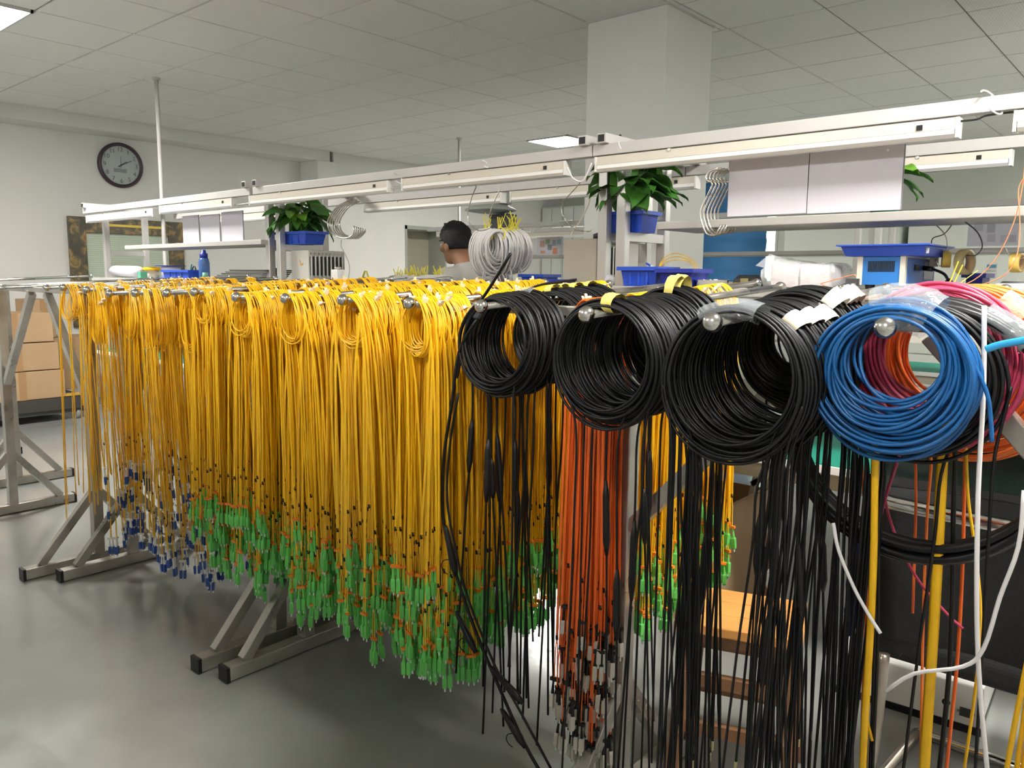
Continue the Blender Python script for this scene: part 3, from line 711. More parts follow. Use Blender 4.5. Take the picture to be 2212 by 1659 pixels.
# black cable sticking up in front of the man, two more lying over the coils
hang([(1103, 548), (1060, 618), (1030, 665), (1010, 720), (990, 800), (968, 900)], 1.40, .0042, BLACKC, 'stiff black cable end sticking up in front of the white coils')
hang([(1030, 690), (992, 760), (975, 880), (962, 960), (956, 1050), (960, 1140), (985, 1240), (1030, 1370), (1085, 1500), (1130, 1600), (1180, 1690)], 1.36, .0042, BLACKC, 'long black cable drooping left of the black coils down to the floor', n=40)
for k, (a, b, r) in enumerate((((962, 1135), (985, 1245), .011), ((985, 1320), (1028, 1410), .0105), ((1060, 1440), (1130, 1520), .0105), ((1082, 1530), (1135, 1615), .0105))):
    d = thing('cable_sleeve', ['uppermost tapered black sleeve on the drooping black cable', 'second tapered black sleeve on the drooping black cable, just below the green connectors', 'third tapered black sleeve, above the dark grey floor', 'lowest tapered black sleeve on the drooping black cable'][k], 'sleeve', P(*b, Y=1.352), 'sleeves on the drooping black cable')
    p0, p1 = np.array(P(*a, Y=1.352)), np.array(P(*b, Y=1.352)); v = p1-p0
    MB().tube([p0, p0+v*.12, p0+v*.75, p0+v*.85, p1], [.004, .0068, r*.95, r*.8, .005], 10, ref=(0, 1, 0)).build('sleeve', BLACKPL, d, True)
    c_ = p0+v*.75; MB().tube(arc(c_+np.array((-.012, -.004, -.012)), .026, .2, 3.6, 14, (.6, 0, .6), (-.5, -.3, .6)), .0013, 5).build('lanyard', BLACKC, d, True)
hang([(990, 850), (972, 960), (966, 1080), (985, 1190), (1010, 1290), (1070, 1440), (1120, 1530), (1190, 1660)], 1.345, .0032, BLACKC, 'thinner black cable drooping beside the long one', n=36)
hang([(1130, 630), (1170, 615), (1245, 604)], 1.75, .0035, BLACKC, 'black cable end lying rightward over the left black coils')
# cables at the right edge, hung from the peg just outside the picture
pk = r4[3]
for k in range(14):
    x = RNG.uniform(-.155, -.06); y = RNG.uniform(1.26, 1.40)
    xs = x-.02*RNG.random()
    tag(MB().tube(spline([(-.11, y, 1.238), (x+.03, y, 1.18), (x+.012, y, .95), (x, y, .78), (xs, y, .55), (xs-.006, y, .20)], 16), .0028, 5, ref=(0, 1, 0), flat=1.4).build('hanging_cable', YELLOW, smooth=True), 'yellow cable in the cluster hanging at the right edge of the picture', 'cable', 'yellow cables at the right edge')

# ------------------------------------------------------------------ benches
ZS = H-.028                    # top of the raised shelf
ZU = H+.205                    # top of the upper shelf board
ZR = H+.488                    # top of the light rail
ZT = H-.57                     # green table top
def bench(name, xl, xr, Y, label, shelf=True, shelf_x=None, table=True, rails=(True, True), armL=True):
    """aluminium-framed workbench: table with green mat, raised shelf, upper shelf, lamp rails on cantilever arms"""
    yf, yb = Y+.12, Y+.42
    t = thing('workbench', label, 'workbench', ((xl+xr)/2, Y+.3, 0), 'aluminium framed workbenches')
    for x in (xl+.02, xr-.02):
        for y in (yf, yb):
            MB().bx(x-.02, x+.02, y-.02, y+.02, 0.0, ZR).build('post', ALU, t, bevel=.003)
        MB().bx(x-.02, x+.02, Y-.04, Y+.725, ZR, ZR+.036).build('rail_arm', WHITEMETAL, t, bevel=.002)
        for e in (Y-.0405, Y+.7255): MB().bx(x-.013, x+.013, e-.002, e+.002, ZR+.006, ZR+.030).build('tube_end', BLACKPL, t)
        MB().bx(x-.015, x+.015, yf+.02, yb-.02, ZU-.062, ZU-.028).build('shelf_bracket', ALU, t)
        MB().bx(x-.02, x+.02, yf+.02, yb-.02, .12, .16).build('stretcher', ALU, t)
    for k, y in enumerate((Y, Y+.70)):
        if rails[k]: MB().bx(xl-(.26 if xl == -5.68 else .03), xr+.01, y-.02, y+.02, ZR-.040, ZR).build('light_rail', WHITEMETAL, t, bevel=.002)
    a = shelf_x if shelf_x is not None else xl+.2
    if shelf: MB().bx(a, xr-.02, Y+.06, Y+.36, ZU-.028, ZU).build('upper_shelf', GREYMETAL, t, bevel=.003)
    MB().bx(xl+.005, xr-.005, Y+.0, Y+.62, ZS-.030, ZS).build('raised_shelf', GREYMETAL, t, bevel=.003)
    MB().bx(xl+.005, xr-.005, Y+.012, Y+.030, ZS-.075, ZS-.034).build('shelf_apron', GREYMETAL, t)
    MB().bx(xl+.005, xr-.005, Y+.012, Y+.030, ZS-.15, ZS-.079).build('shelf_skirt', GREYMETAL, t)
    if table:
        MB().bx(xl+.005, xr-.005, Y-.03, Y+.60, ZT-.03, ZT-.003).build('tabletop', WHITEPL, t, bevel=.002)
        MB().bx(xl+.01, xr-.01, Y-.026, Y+.595, ZT-.003, ZT).build('bench_mat', MATGREEN, t)
        MB().bx(xl+.03, xr-.03, Y+.0, Y+.02, ZT-.085, ZT-.03).build('front_apron', BEIGE, t)
    return t
YB = 2.50
bench('workbench', -6.42, -4.13, YB, 'leftmost aluminium framed workbench under the clock and window', shelf_x=-5.95)
bench('workbench', -4.06, -1.78, YB, 'middle aluminium framed workbench in front of the man', shelf=False)
bench('workbench', -1.735, .62, YB, 'right aluminium framed workbench carrying the blue heater and white sheets', shelf_x=-1.53)
YC = 5.55
bench('workbench', -5.68, -3.35, YC, 'far row workbench at the left, beyond the man', shelf=True, rails=(True, True))
bench('workbench', -3.25, -1.80, YC, 'far row workbench seen under the white sheets', shelf=True)
bench('workbench', -1.71, .9, YC, 'far row workbench at the right, behind the hanging tape rolls', shelf=True)

def fixture(xa, xb, Y, z, label, sw=True, cord=None):
    t = thing('tube_light', label, 'tube lamp', ((xa+xb)/2, Y, z-.055), 'tube lamps under the bench rails')
    MB().loft([(xa, xb, Y-.018, Y+.018, z), (xa, xb, Y-.020, Y+.020, z-.03)]).build('housing', CREAM, t)
    MB().loft([(xa+.004, xb-.004, Y-.019, Y+.019, z-.030), (xa+.004, xb-.004, Y-.021, Y+.021, z-.044), (xa+.004, xb-.004, Y-.012, Y+.012, z-.054)]).build('diffuser', WHITEPL, t)
    for x in (xa-.002, xb+.002): MB().bx(x-.004, x+.004, Y-.021, Y+.021, z-.054, z).build('end_cap', WHITEPL, t)
    if sw: MB().bx(xb-.10, xb-.085, Y-.0225, Y-.018, z-.026, z-.012).build('switch', BLACKPL, t)
    MB().bx(xa+.30, xa+.312, Y-.0225, Y+.0, z-.006, z+.002).build('clip', STEEL, t)
    return t
zf = ZR-.044
fixture(P(193, 488, Y=YB).x, P(336, 470, Y=YB).x, YB, zf-.012, 'short-looking cream tube lamp under the far left rail end, above the window')
fixture(P(352, 465, Y=YB).x, P(506, 446, Y=YB).x, YB, zf, 'second cream tube lamp from left, above the small white sheets')
fixture(P(546, 440, Y=YB).x, P(843, 413, Y=YB).x, YB, zf, 'cream tube lamp over the left potted plant')
fixture(P(876, 408, Y=YB).x, P(1225, 370, Y=YB).x, YB, zf, 'cream tube lamp above the man and white coils')
fixture(P(1294, 352, Y=YB).x, P(2070, 270, Y=YB).x, YB, zf, 'long cream tube lamp above the large white sheets')
fixture(P(2198, 255, Y=YB).x, P(2198, 255, Y=YB).x+1.0, YB, zf, 'cream tube lamp cut by the right edge of the picture', sw=False)
for k, (a, b, l) in enumerate(((-3.98, -2.85, 'cream tube lamp on the rear rail left of the white coils'), (-2.78, -1.72, 'cream tube lamp on the rear rail behind the white coils'), (-5.9, -4.75, 'cream tube lamp on the rear rail beside the small white sheets'),
                               (P(1800, 350, Y=YB+.7).x, P(2184, 340, Y=YB+.7).x, 'cream tube lamp on the rear rail right of the large white sheets'))):
    fixture(a, b, YB+.70, zf, l)
for k, (a, b, y) in enumerate(((-3.2, -2.05, YC+.7), (-1.6, -.8, YC+.7), (-5.6, -4.4, YC+.7), (-.7, .3, YC+.7), (-5.8, -4.6, YC))):
    fixture(a, b, y, zf, ['far row tube lamp behind the coiled hook wires', 'far row tube lamp right of the grey distant posts', 'far row tube lamp beside the man\'s face', 'far row tube lamp above the grey notice sheet', 'far row front tube lamp left of the pillar'][k])
# white sheets hung between rail and shelf
def sheet(pl, pr, pt, pb, Y, label, grp, clip=False):
    a, b = P(pl, pt, Y=Y), P(pr, pb, Y=Y); x0, x1 = a.x, b.x; z1, z0 = P((pl+pr)/2, pt, Y=Y).z, P((pl+pr)/2, pb, Y=Y).z
    t = thing('paper_sheet', label, 'paper sheet', ((x0+x1)/2, Y, z0), grp)
    MB().bx(x0, x1, Y-.0015, Y+.0015, z0, z1).build('sheet', PAPER, t)
    MB().bx(x0-.003, x1+.003, Y+.002, Y+.004, z0, z1+.002).build('backing_sleeve', mat('sleeve_plastic', (.20, .19, .22), .3), t)
    if clip: MB().ball((x1-.045, Y-.003, z1-.012), .004, 8, 6).build('pin', WHITEPL, t)
sheet(1577, 1741, 336, 464, YB+.08, 'large blank white sheet under the lamp rail, left of its pair', 'large white sheets over the right bench')
sheet(1751, 1944, 322, 457, YB+.08, 'large blank white sheet under the lamp rail, right of its pair', 'large white sheets over the right bench', True)
sheet(394, 431, 466, 526, YB+.08, 'small blank white sheet above the left bench, leftmost of three', 'small white sheets over the left bench')
sheet(432.5, 476, 464, 525, YB+.08, 'small blank white sheet above the left bench, middle of three', 'small white sheets over the left bench')
sheet(478, 526, 457, 521, YB+.08, 'small blank white sheet above the left bench, rightmost of three', 'small white sheets over the left bench')

# ------------------------------------------------------------------ bins, plants
def bin_(label, x0, x1, y0, y1, z0, h, m_, rz=0., front=True, group=None, name='storage_bin', cat='bin', flare=.88):
    cx, cy = (x0+x1)/2, (y0+y1)/2; w_, d_ = (x1-x0)/2, (y1-y0)/2
    t = thing(name, label, cat, (cx, cy, z0), group); t.rotation_euler = (0, 0, rz)
    f = flare
    mb = MB(); wt = .004
    mb.loft([(-w_*f, w_*f, -d_*f, d_*f, 0), (-w_, w_, -d_, d_, h), (-w_+wt, w_-wt, -d_+wt, d_-wt, h), (-w_*f+wt, w_*f-wt, -d_*f+wt, d_*f-wt, wt)])
    mb.build('body', m_, t, local=True)
    mb = MB(); r = .010
    for (a, b, c, d) in ((-w_-r, w_+r, -d_-r, -d_), (-w_-r, w_+r, d_, d_+r), (-w_-r, -w_, -d_, d_), (w_, w_+r, -d_, d_)): mb.bx(a, b, c, d, h-.014, h)
    mb.build('rim', m_, t, local=True)
    if front:
        for s in (-.45, 0.0, .45): MB().bx(s*w_-.004, s*w_+.004, -d_*(f+1)/2-.004, -d_*f+.003, .006, h*.8).build('rib', m_, t, local=True)
    return t
def leaf_mesh(name, m_, seed):
    R = random.Random(seed); V, F = [], []; nu, nv = 9, 5; L, W = .10, .038
    for i in range(nu):
        u = i/(nu-1); wv = W*(sin(pi*min(1, u*.92+.08))**.75)*(1-.55*u)*1.35
        for j in range(nv):
            v = (j/(nv-1)-.5)*2
            V.append((u*L-.016*(abs(v)**1.5)*(1-u)**3, v*wv, .010*abs(v)-.045*u*u*(1+.3*R.random())+.003*sin(9*u+2*v)))
    for i in range(nu-1):
        for j in range(nv-1): F.append((i*nv+j, i*nv+j+1, (i+1)*nv+j+1, (i+1)*nv+j))
    me = MB().add(V, F).mesh(name, m_); me.polygons.foreach_set('use_smooth', [True]*len(me.polygons)); return me
LEAVES = [leaf_mesh('leaf', LEAF, k) for k in range(3)]+[leaf_mesh('leaf', LEAFL, 9)]
def plant(label, c, n, rad, hgt, seed, pot=True, dirs=None, lsz=1.0, young=.2):
    R = random.Random(seed); c = Vector(c)
    t = thing('potted_plant', label, 'plant', c, 'potted leafy plants on the benches')
    if pot:
        MB().lathe([(.030, 0), (.040, .006), (.043, .05), (.038, .058), (.043, .066), (.043, .085), (.038, .085), (.034, .04)], c, 22).build('pot', mat('dark_green_jar', (.02, .10, .07), .15), t, True)
    st = MB()
    for k in range(n):
        a = 2*pi*k*.382+R.uniform(-.3, .3); rr = rad*R.uniform(.35, 1.0); zz = .10+hgt*R.uniform(.1, 1.0)*(1-.35*rr/rad)
        p = np.array(c)+np.array((rr*cos(a)*.55, rr*sin(a)*.55, zz))
        st.tube(spline([np.array(c)+(0, 0, .05), np.array(c)+(rr*.2*cos(a), rr*.2*sin(a), zz*.7), p], 8), .0022, 4)
        me = LEAVES[3] if R.random() < young else LEAVES[R.randrange(3)]
        o = bpy.data.objects.new('leaf', me); COL.objects.link(o); o.parent = t
        o.location = Vector(p)-c; o.rotation_euler = (R.uniform(-.5, .5), R.uniform(-.35, .55), a+R.uniform(-.5, .5)); s = lsz*R.uniform(.75, 1.3); o.scale = (s, s, s)
    st.build('stem', LEAFL, t, True)
    return t
# right plant in its blue bin on the end frames
q0, q1 = P(1318, 490, Y=2.68), P(1396, 490, Y=2.68); zb_ = ZU-.028
bin_('blue storage bin holding the large plant jar beside the pillar', q0.x+.006, q1.x-.006, 2.66, 2.78, zb_, .082, BINBLUE, flare=.86)
plant('large leafy plant in a green jar beside the pillar', ((q0.x+q1.x)/2, 2.72, zb_+.034), 44, .15, .19, 3, lsz=1.15)
q0, q1 = P(606, 505, Y=2.68), P(670, 505, Y=2.68)
bin_('blue storage bin holding the left plant above the slotted grey cabinet', q0.x, q1.x, 2.65, 2.79, zb_, .072, BINBLUE, flare=.86)
plant('leafy plant with drooping leaf above the slotted grey cabinet', ((q0.x+q1.x)/2, 2.72, zb_+.01), 38, .17, .15, 5, lsz=1.15, pot=False, young=.28)
c = P(1900, 440, Y=2.78); plant('small plant peeping out right of the large white sheets', (c.x, 2.825, ZU), 12, .10, .07, 8, lsz=.8)

# ------------------------------------------------------------------ things on the raised shelf, left to right
def at(px, Y): return P(px, 600, Y=Y).x
# left bench
t = thing('paper_roll', 'white paper bundle lying at the left end of the left bench', 'paper', (at(275, 2.62), 2.62, ZS))
MB().tube([(at(252, 2.62), 2.62, ZS+.05), (at(303, 2.62), 2.60, ZS+.045)], .042, 16, flat=1.3).build('roll', PAPER, t, True)
MB().tube([(at(250, 2.62), 2.62, ZS+.05), (at(254, 2.62), 2.62, ZS+.05)], .030, 12).build('core', mat('green_core', (.05, .22, .16), .5), t, True)
tag(MB().box((at(308, 2.60), 2.60, ZS+.024), (.05, .05, .048)).build('green_box', mat('sea_green_box', (.08, .30, .20), .6), bevel=.003), 'small sea green box beside the white paper bundle', 'box')
t = thing('cable_reel', 'white cable reel with dark blue rim on the left bench', 'reel', (at(370, 2.64), 2.64, ZS))
x = at(370, 2.64)
MB().lathe([(.10, 0), (.10, .004)], (x, 2.64, ZS), 26).build('lower_flange', BINNAVY, t)
MB().lathe([(.062, .004), (.062, .085)], (x, 2.64, ZS), 24).build('drum', WHITEC, t, True)
MB().lathe([(.10, .085), (.10, .089)], (x, 2.64, ZS), 26).build('upper_flange', BINNAVY, t)
t = thing('yellow_spool', 'small spool of yellow cord between green box and reel', 'spool', (at(330, 2.70), 2.70, ZS)); x = at(330, 2.70)
MB().lathe([(.045, 0), (.045, .055)], (x, 2.70, ZS), 18).build('drum', CREAM, t, True)
MB().lathe([(.052, .055), (.066, .062), (.062, .076), (.030, .082)], (x, 2.70, ZS), 18).build('cord', YELLOW, t, True)
bin_('blue storage bin beside the blue drinking bottle on the left bench', at(368, 2.56), at(424, 2.56), 2.51, 2.62, ZS, .058, BINBLUE, flare=.92)
t = thing('drinking_bottle', 'translucent blue drinking bottle with screw cap on the left bench', 'bottle', (at(442, 2.56), 2.56, ZS)); x = at(442, 2.56)
BOT = mat('blue_bottle_plastic', (.05, .14, .42), .15, alpha=.78)
MB().lathe([(.030, 0), (.034, .004), (.034, .105), (.030, .125), (.022, .135)], (x, 2.56, ZS), 20).build('body', BOT, t, True)
MB().lathe([(.024, .133), (.025, .160), (.015, .165), (.014, .182), (.010, .184)], (x, 2.56, ZS), 18).build('cap', BINNAVY, t, True)
MB().tube([(x+.030, 2.56, ZS+.03), (x+.055, 2.55, ZS+.022), (x+.052, 2.55, ZS+.04)], .004, 6).build('strap', BINNAVY, t, True)
t = thing('green_cup', 'small pale green cup in front of the blue bottle', 'cup', (at(444, 2.515), 2.515, ZS)); x = at(444, 2.515)
MB().lathe([(.021, 0), (.017, .042), (.015, .042), (.018, .004)], (x, 2.515, ZS), 14).build('cup', mat('pale_green_plastic', (.16, .40, .28), .5), t, True)
t = thing('pliers', 'pair of pliers with teal and black handles in the blue bin', 'tool', (at(412, 2.57), 2.57, ZS+.01)); x = at(412, 2.57)
MB().tube(spline([(x, 2.57, ZS+.02), (x+.01, 2.57, ZS+.075), (x+.022, 2.57, ZS+.095)], 10), .004, 6).build('handle', mat('teal_grip', (.01, .22, .20), .5), t, True)
MB().tube(spline([(x+.012, 2.575, ZS+.02), (x+.022, 2.575, ZS+.07), (x+.05, 2.575, ZS+.08), (x+.066, 2.575, ZS+.05)], 12), .004, 6).build('handle', BLACKPL, t, True)
MB().bar((x, 2.57, ZS+.02), (x+.004, 2.57, ZS+.004), .012, .006).build('jaw', STEEL, t)
# stack of dark trays
for k in range(6):
    xa, xb = at(478+k*9, 2.66), at(585+k*3, 2.66)
    tag(MB().loft([(xa, xb, 2.58, 2.76, ZS+.0105*k), (xa-.004, xb+.004, 2.575, 2.765, ZS+.0105*k+.008)]).build('flat_tray', mat('dark_tray_%d' % (k % 2), (.10, .10, .095) if k % 2 else (.20, .20, .19), .5)), f'dark flat tray, {["lowest", "second lowest", "third lowest", "third highest", "second highest", "topmost"][k]} of the stack by the middle post', 'tray', 'stack of dark flat trays')
t = thing('black_adapter', 'small black box with clip between the two bench posts', 'box', (at(604, 2.72), 2.72, ZS)); x = at(604, 2.72)
MB().bx(x-.028, x+.028, 2.69, 2.75, ZS, ZS+.072).build('body', BLACKPL, t, bevel=.003); MB().tube([(x, 2.72, ZS+.07), (x-.006, 2.72, ZS+.09)], .004, 6).build('clip', BLACKPL, t)

def cabinet(label, xa, xb, y0, y1, z0, z1, side_m, mark=True):
    """curing oven: plain front, right side with a row of black slots between steel bars"""
    t = thing('curing_oven', label, 'oven', ((xa+xb)/2, (y0+y1)/2, z0))
    MB().bx(xa, xb, y0, y1, z0, z1).build('body', side_m, t, bevel=.005)
    MB().bx(xb-.002, xb+.004, y0+.006, y1-.012, z0+.03, z1-.035).build('slot_panel', BLACKPL, t)
    n = 9
    for k in range(n):
        y = y0+.012+(y1-y0-.036)*k/(n-1)
        MB().bx(xb+.004, xb+.010, y-.0045, y+.0045, z0+.02, z1-.03).build('bar', ALU, t)
        MB().ball((xb+.004, y, z1-.018), .004, 8, 6).build('screw', STEEL, t)
    if mark:
        mk = MB(); cx = xa+(xb-xa)*.55; cz = z0+(z1-z0)*.56
        mk.box((cx-.006, y0-.0015, cz+.01), (.006, .002, .022), np.array(Euler((0, -.4, 0)).to_matrix())); mk.box((cx+.010, y0-.0015, cz-.004), (.024, .002, .008), np.array(Euler((0, -.2, 0)).to_matrix()))
        mk.build('orange_tape_mark', mat('ochre_tape', (.62, .30, .06), .6), t)
    return t
def ydepth(px, X): return P(px, 560, X=X).y
xb_ = P(668, 600, Y=2.66).x
cabinet('grey curing oven with black slots under the left plant', P(630, 600, Y=2.66).x, xb_, 2.66, ydepth(745, xb_), ZS, P(668, 540, Y=2.66).z, mat('grey_enamel', (.50, .49, .45), .5))
t = thing('small_white_box', 'small white box standing in front of the slotted grey oven', 'box', (at(722, 2.60), 2.62, ZS)); x = at(722, 2.60)
MB().bx(x-.03, x+.03, 2.60, 2.65, ZS, ZS+.062).build('body', WHITEPL, t, bevel=.003); MB().lathe([(.018, .062), (.018, .074), (.010, .078)], (x, 2.625, ZS), 14).build('cap', STEEL, t, True)
xb_ = P(1287, 600, Y=2.74).x
cabinet('beige curing oven with steel bars beside the right bench post', P(1216, 600, Y=2.74).x, xb_, 2.74, ydepth(1356, xb_), ZS, P(1260, 516, Y=2.74).z, BEIGE, False)
tag(MB().lathe([(.05, 0), (.05, .022), (.03, .03)], (P(1295, 510, Y=2.80).x, 2.84, P(1260, 516, Y=2.74).z), 18).build('jar_lid', BLACKPL, smooth=True), 'flat black lid lying on the beige oven', 'lid')
# clear bag of white boxes
x0, x1 = at(1648, 2.62), at(1816, 2.62)
t = thing('plastic_bag', 'clear plastic bag wrapped around white cartons on the right bench', 'bag', ((x0+x1)/2, 2.66, ZS))
R_ = random.Random(4); V, F = [], []
nn = 15; mm_ = 14
for i in range(nn):
    u = i/(nn-1); x = x0+(x1-x0)*u; zt_ = .088*(1+.10*sin(5*u+1))*(1 if .08 < u < .95 else .72); hw = .085*(1 if .05 < u < .97 else .75)
    for j in range(mm_):
        a = 2*pi*j/mm_; ca, sa = cos(a), sin(a)
        V.append((x+R_.uniform(-.005, .005), 2.67+hw*np.sign(ca)*abs(ca)**.45, ZS+.001+zt_*.5*(1+np.sign(sa)*abs(sa)**.45)+(R_.uniform(0, .006) if sa > -.5 else 0)))
for i in range(nn-1):
    for j in range(mm_): F.append((i*mm_+j, i*mm_+(j+1) % mm_, (i+1)*mm_+(j+1) % mm_, (i+1)*mm_+j))
F.append(tuple(range(mm_))); F.append(tuple((nn-1)*mm_+j for j in range(mm_)))
MB().add(V, F).build('film', BAGFILM, t, True)
MB().add([(x0+.05, 2.60, ZS+.06), (x0-.02, 2.60, ZS+.075), (x0+.02, 2.62, ZS+.115), (x0+.09, 2.66, ZS+.09)], [(0, 1, 2, 3)]).build('loose_corner', BAGFILM, t)
PINKW = mat('pinkish_white_carton', (.78, .70, .71), .6)
for k in range(2):
    xa = x0+.03+k*(x1-x0-.06)/2; tag(MB().bx(xa+.003, xa+(x1-x0-.06)/2-.003, 2.605, 2.735, ZS+.003, ZS+.078).build('white_carton', PINKW, bevel=.003), f'white carton inside the clear bag, {"left" if k == 0 else "right"} one', 'carton', 'white cartons in the clear bag')
# blue heater with blue tray
x0, x1 = at(1852, 2.60), at(1952, 2.60); zh = ZS+.016; zt_ = P(1900, 553, Y=2.60).z; y0 = 2.60; y1 = ydepth(2018, x1)
t = thing('heating_unit', 'blue heating unit with vent slots and cream edges on the right bench', 'heater', ((x0+x1)/2, (y0+y1)/2, ZS))
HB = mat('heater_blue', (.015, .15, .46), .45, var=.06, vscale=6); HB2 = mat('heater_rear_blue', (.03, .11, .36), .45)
MB().bx(x0, x1, y0, y1, zh, zt_).build('body', HB, t)
MB().bx(x0-.002, x0+.014, y0-.003, y1+.003, zh-.001, zt_+.001).build('edge_strip', CREAM, t)
MB().bx(x1-.012, x1+.003, y0-.003, y1+.003, zh-.001, zt_+.001).build('edge_strip', CREAM, t)
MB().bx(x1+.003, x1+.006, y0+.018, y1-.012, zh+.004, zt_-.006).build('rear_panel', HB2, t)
for k in range(17):
    x = x0+.030+k*(x1-x0-.056)/17; MB().bx(x, x+.0030, y0-.0015, y0+.002, zh+.040, zh+.072).build('vent_slot', BLACKPL, t)
for x in (x0+.03, (x0+x1)/2+.01, x1-.02):
    for y in (y0+.03, y1-.03): MB().lathe([(.013, 0), (.015, .016)], (x, y, ZS), 12).build('rubber_foot', BLACKPL, t)
dy = y1-y0
MB().bx(x1+.005, x1+.012, y0+dy*.24, y0+dy*.36, zh+.045, zh+.062).build('power_inlet', BLACKPL, t)
MB().bx(x1+.005, x1+.0075, y0+dy*.58, y0+dy*.90, zh+.018, zh+.074).build('rating_label', mat('worn_label', (.42, .44, .50), .5), t)
cb = MB(); yc_ = y0+dy*.55
cb.tube(spline([(x1+.010, yc_, zh+.053), (x1+.035, yc_-.01, zh+.050), (x1+.075, yc_-.03, zh+.034), (x1+.095, yc_-.04, zh+.008), (x1+.13, yc_-.05, ZS+.006)], 20), .0045, 7); cb.tube([(x1+.006, yc_, zh+.053), (x1+.036, yc_-.01, zh+.050)], .008, 8)
cb.tube([(x1+.088, yc_-.037, zh+.016), (x1+.097, yc_-.041, zh+.004)], .010, 8)
cb.build('power_cord', BLACKPL, t, True)
x0, x1 = at(1806, 2.58), at(2006, 2.58); d0, d1 = 2.57, 2.86
t = thing('blue_tray', 'wide shallow blue tray on top of the heating unit', 'tray', ((x0+x1)/2, 2.7, zt_))
MB().loft([(x0+.022, x1-.022, d0+.02, d1-.02, zt_), (x0+.012, x1-.012, d0+.003, d1-.003, zt_+.028), (x0, x1, d0-.01, d1+.01, zt_+.030), (x0, x1, d0-.01, d1+.01, zt_+.034), (x0+.016, x1-.016, d0+.007, d1-.007, zt_+.032), (x0+.026, x1-.026, d0+.024, d1-.024, zt_+.006)]).build('tray', BINBLUE, t)
xq = at(1995, 2.56); MB().bx(xq-.004, xq+.003, d0+.012, d0+.018, zt_+.006, zt_+.022).build('tape_piece', mat('grey_tape', (.36, .36, .42), .5), t)
# blue bins right of the post
bin_('blue bin tipped forward beside the right bench post, cables inside', at(1358, 2.60), at(1437, 2.60), 2.54, 2.68, ZS, .072, BINBLUE, flare=.84)
bin_('dark blue bin with a rim, in front of the blue blind', at(1440, 2.57), at(1512, 2.57), 2.51, 2.64, ZS, .064, BINNAVY, flare=.82, front=False)
for k in range(3):
    xx = at(1418, 2.62); cable([(xx, 2.62, ZS+.02), (xx+.02, 2.62, ZS+.078+.008*k), (xx+.075, 2.63, ZS+.098+.012*k), (xx+.13+.01*k, 2.64, ZS+.085), (xx+.16, 2.64, ZS+.02)], .0016, YELLOW, 'thin yellow fibre arching between the two blue bins', 'fibre_strand', group='yellow fibres arching over the bins', cat='fibre')
t = thing('marker_pen', 'blue and white pen leaning in the tipped blue bin', 'pen', (at(1400, 2.6), 2.60, ZS+.05)); xx = at(1400, 2.6)
MB().tube([(xx-.01, 2.60, ZS+.085), (xx+.01, 2.60, ZS+.076)], .004, 8).build('cap', BINBLUE, t, True); MB().tube([(xx+.01, 2.60, ZS+.076), (xx+.026, 2.60, ZS+.069), (xx+.06, 2.61, ZS+.03)], .0036, 8).build('barrel', WHITEPL, t, True)
t = thing('metal_dish', 'round shallow metal dish beside the dark blue bin', 'dish', (at(1534, 2.57), 2.57, ZS)); x = at(1534, 2.57)
MB().lathe([(.040, 0), (.055, .006), (.061, .024), (.064, .027), (.058, .027), (.05, .008), (.0, .006)], (x, 2.58, ZS), 30).build('dish', CHROME, t, True)
t = thing('black_tool_holder', 'black tool holder with brass plate left of the clear bag', 'holder', (at(1618, 2.66), 2.66, ZS)); x = at(1618, 2.66)
MB().loft([(x-.05, x+.055, 2.63, 2.70, ZS), (x-.045, x+.05, 2.635, 2.695, ZS+.03), (x-.03, x+.04, 2.64, 2.69, ZS+.044)]).build('body', BLACKPL, t, bevel=.002); MB().bx(x-.016, x+.012, 2.626, 2.631, ZS+.006, ZS+.032).build('plate', mat('brass_plate', (.30, .26, .12), .4, .6), t)
t = thing('crimping_pliers', 'pliers with yellow grips lying before the black holder', 'tool', (at(1590, 2.54), 2.54, ZS)); x = at(1575, 2.54)
MB().tube([(x, 2.535, ZS+.008), (x+.035, 2.535, ZS+.008)], .007, 8).build('grip', mat('yellow_grip', (.72, .45, .01), .5), t, True); MB().tube([(x+.012, 2.555, ZS+.012), (x+.03, 2.55, ZS+.012)], .006, 8).build('grip', MATS['yellow_grip'], t, True)
MB().bar((x+.035, 2.535, ZS+.009), (x+.085, 2.54, ZS+.011), .022, .012).build('jaw', DARKGREY, t); MB().ball((x+.10, 2.54, ZS+.010), .010, 10, 8).build('tip', mat('copper', (.5, .2, .12), .4, .5), t)
t = thing('steel_clamp', 'small shiny steel clamp between bag and heater', 'tool', (at(1832, 2.57), 2.57, ZS)); x = at(1826, 2.57)
MB().tube([(x-.02, 2.56, ZS+.006), (x+.0, 2.57, ZS+.012), (x+.03, 2.58, ZS+.014)], .007, 8).build('body', CHROME, t, True); MB().bx(x+.0, x+.035, 2.575, 2.60, ZS+.012, ZS+.034).build('jaw', DARKGREY, t)
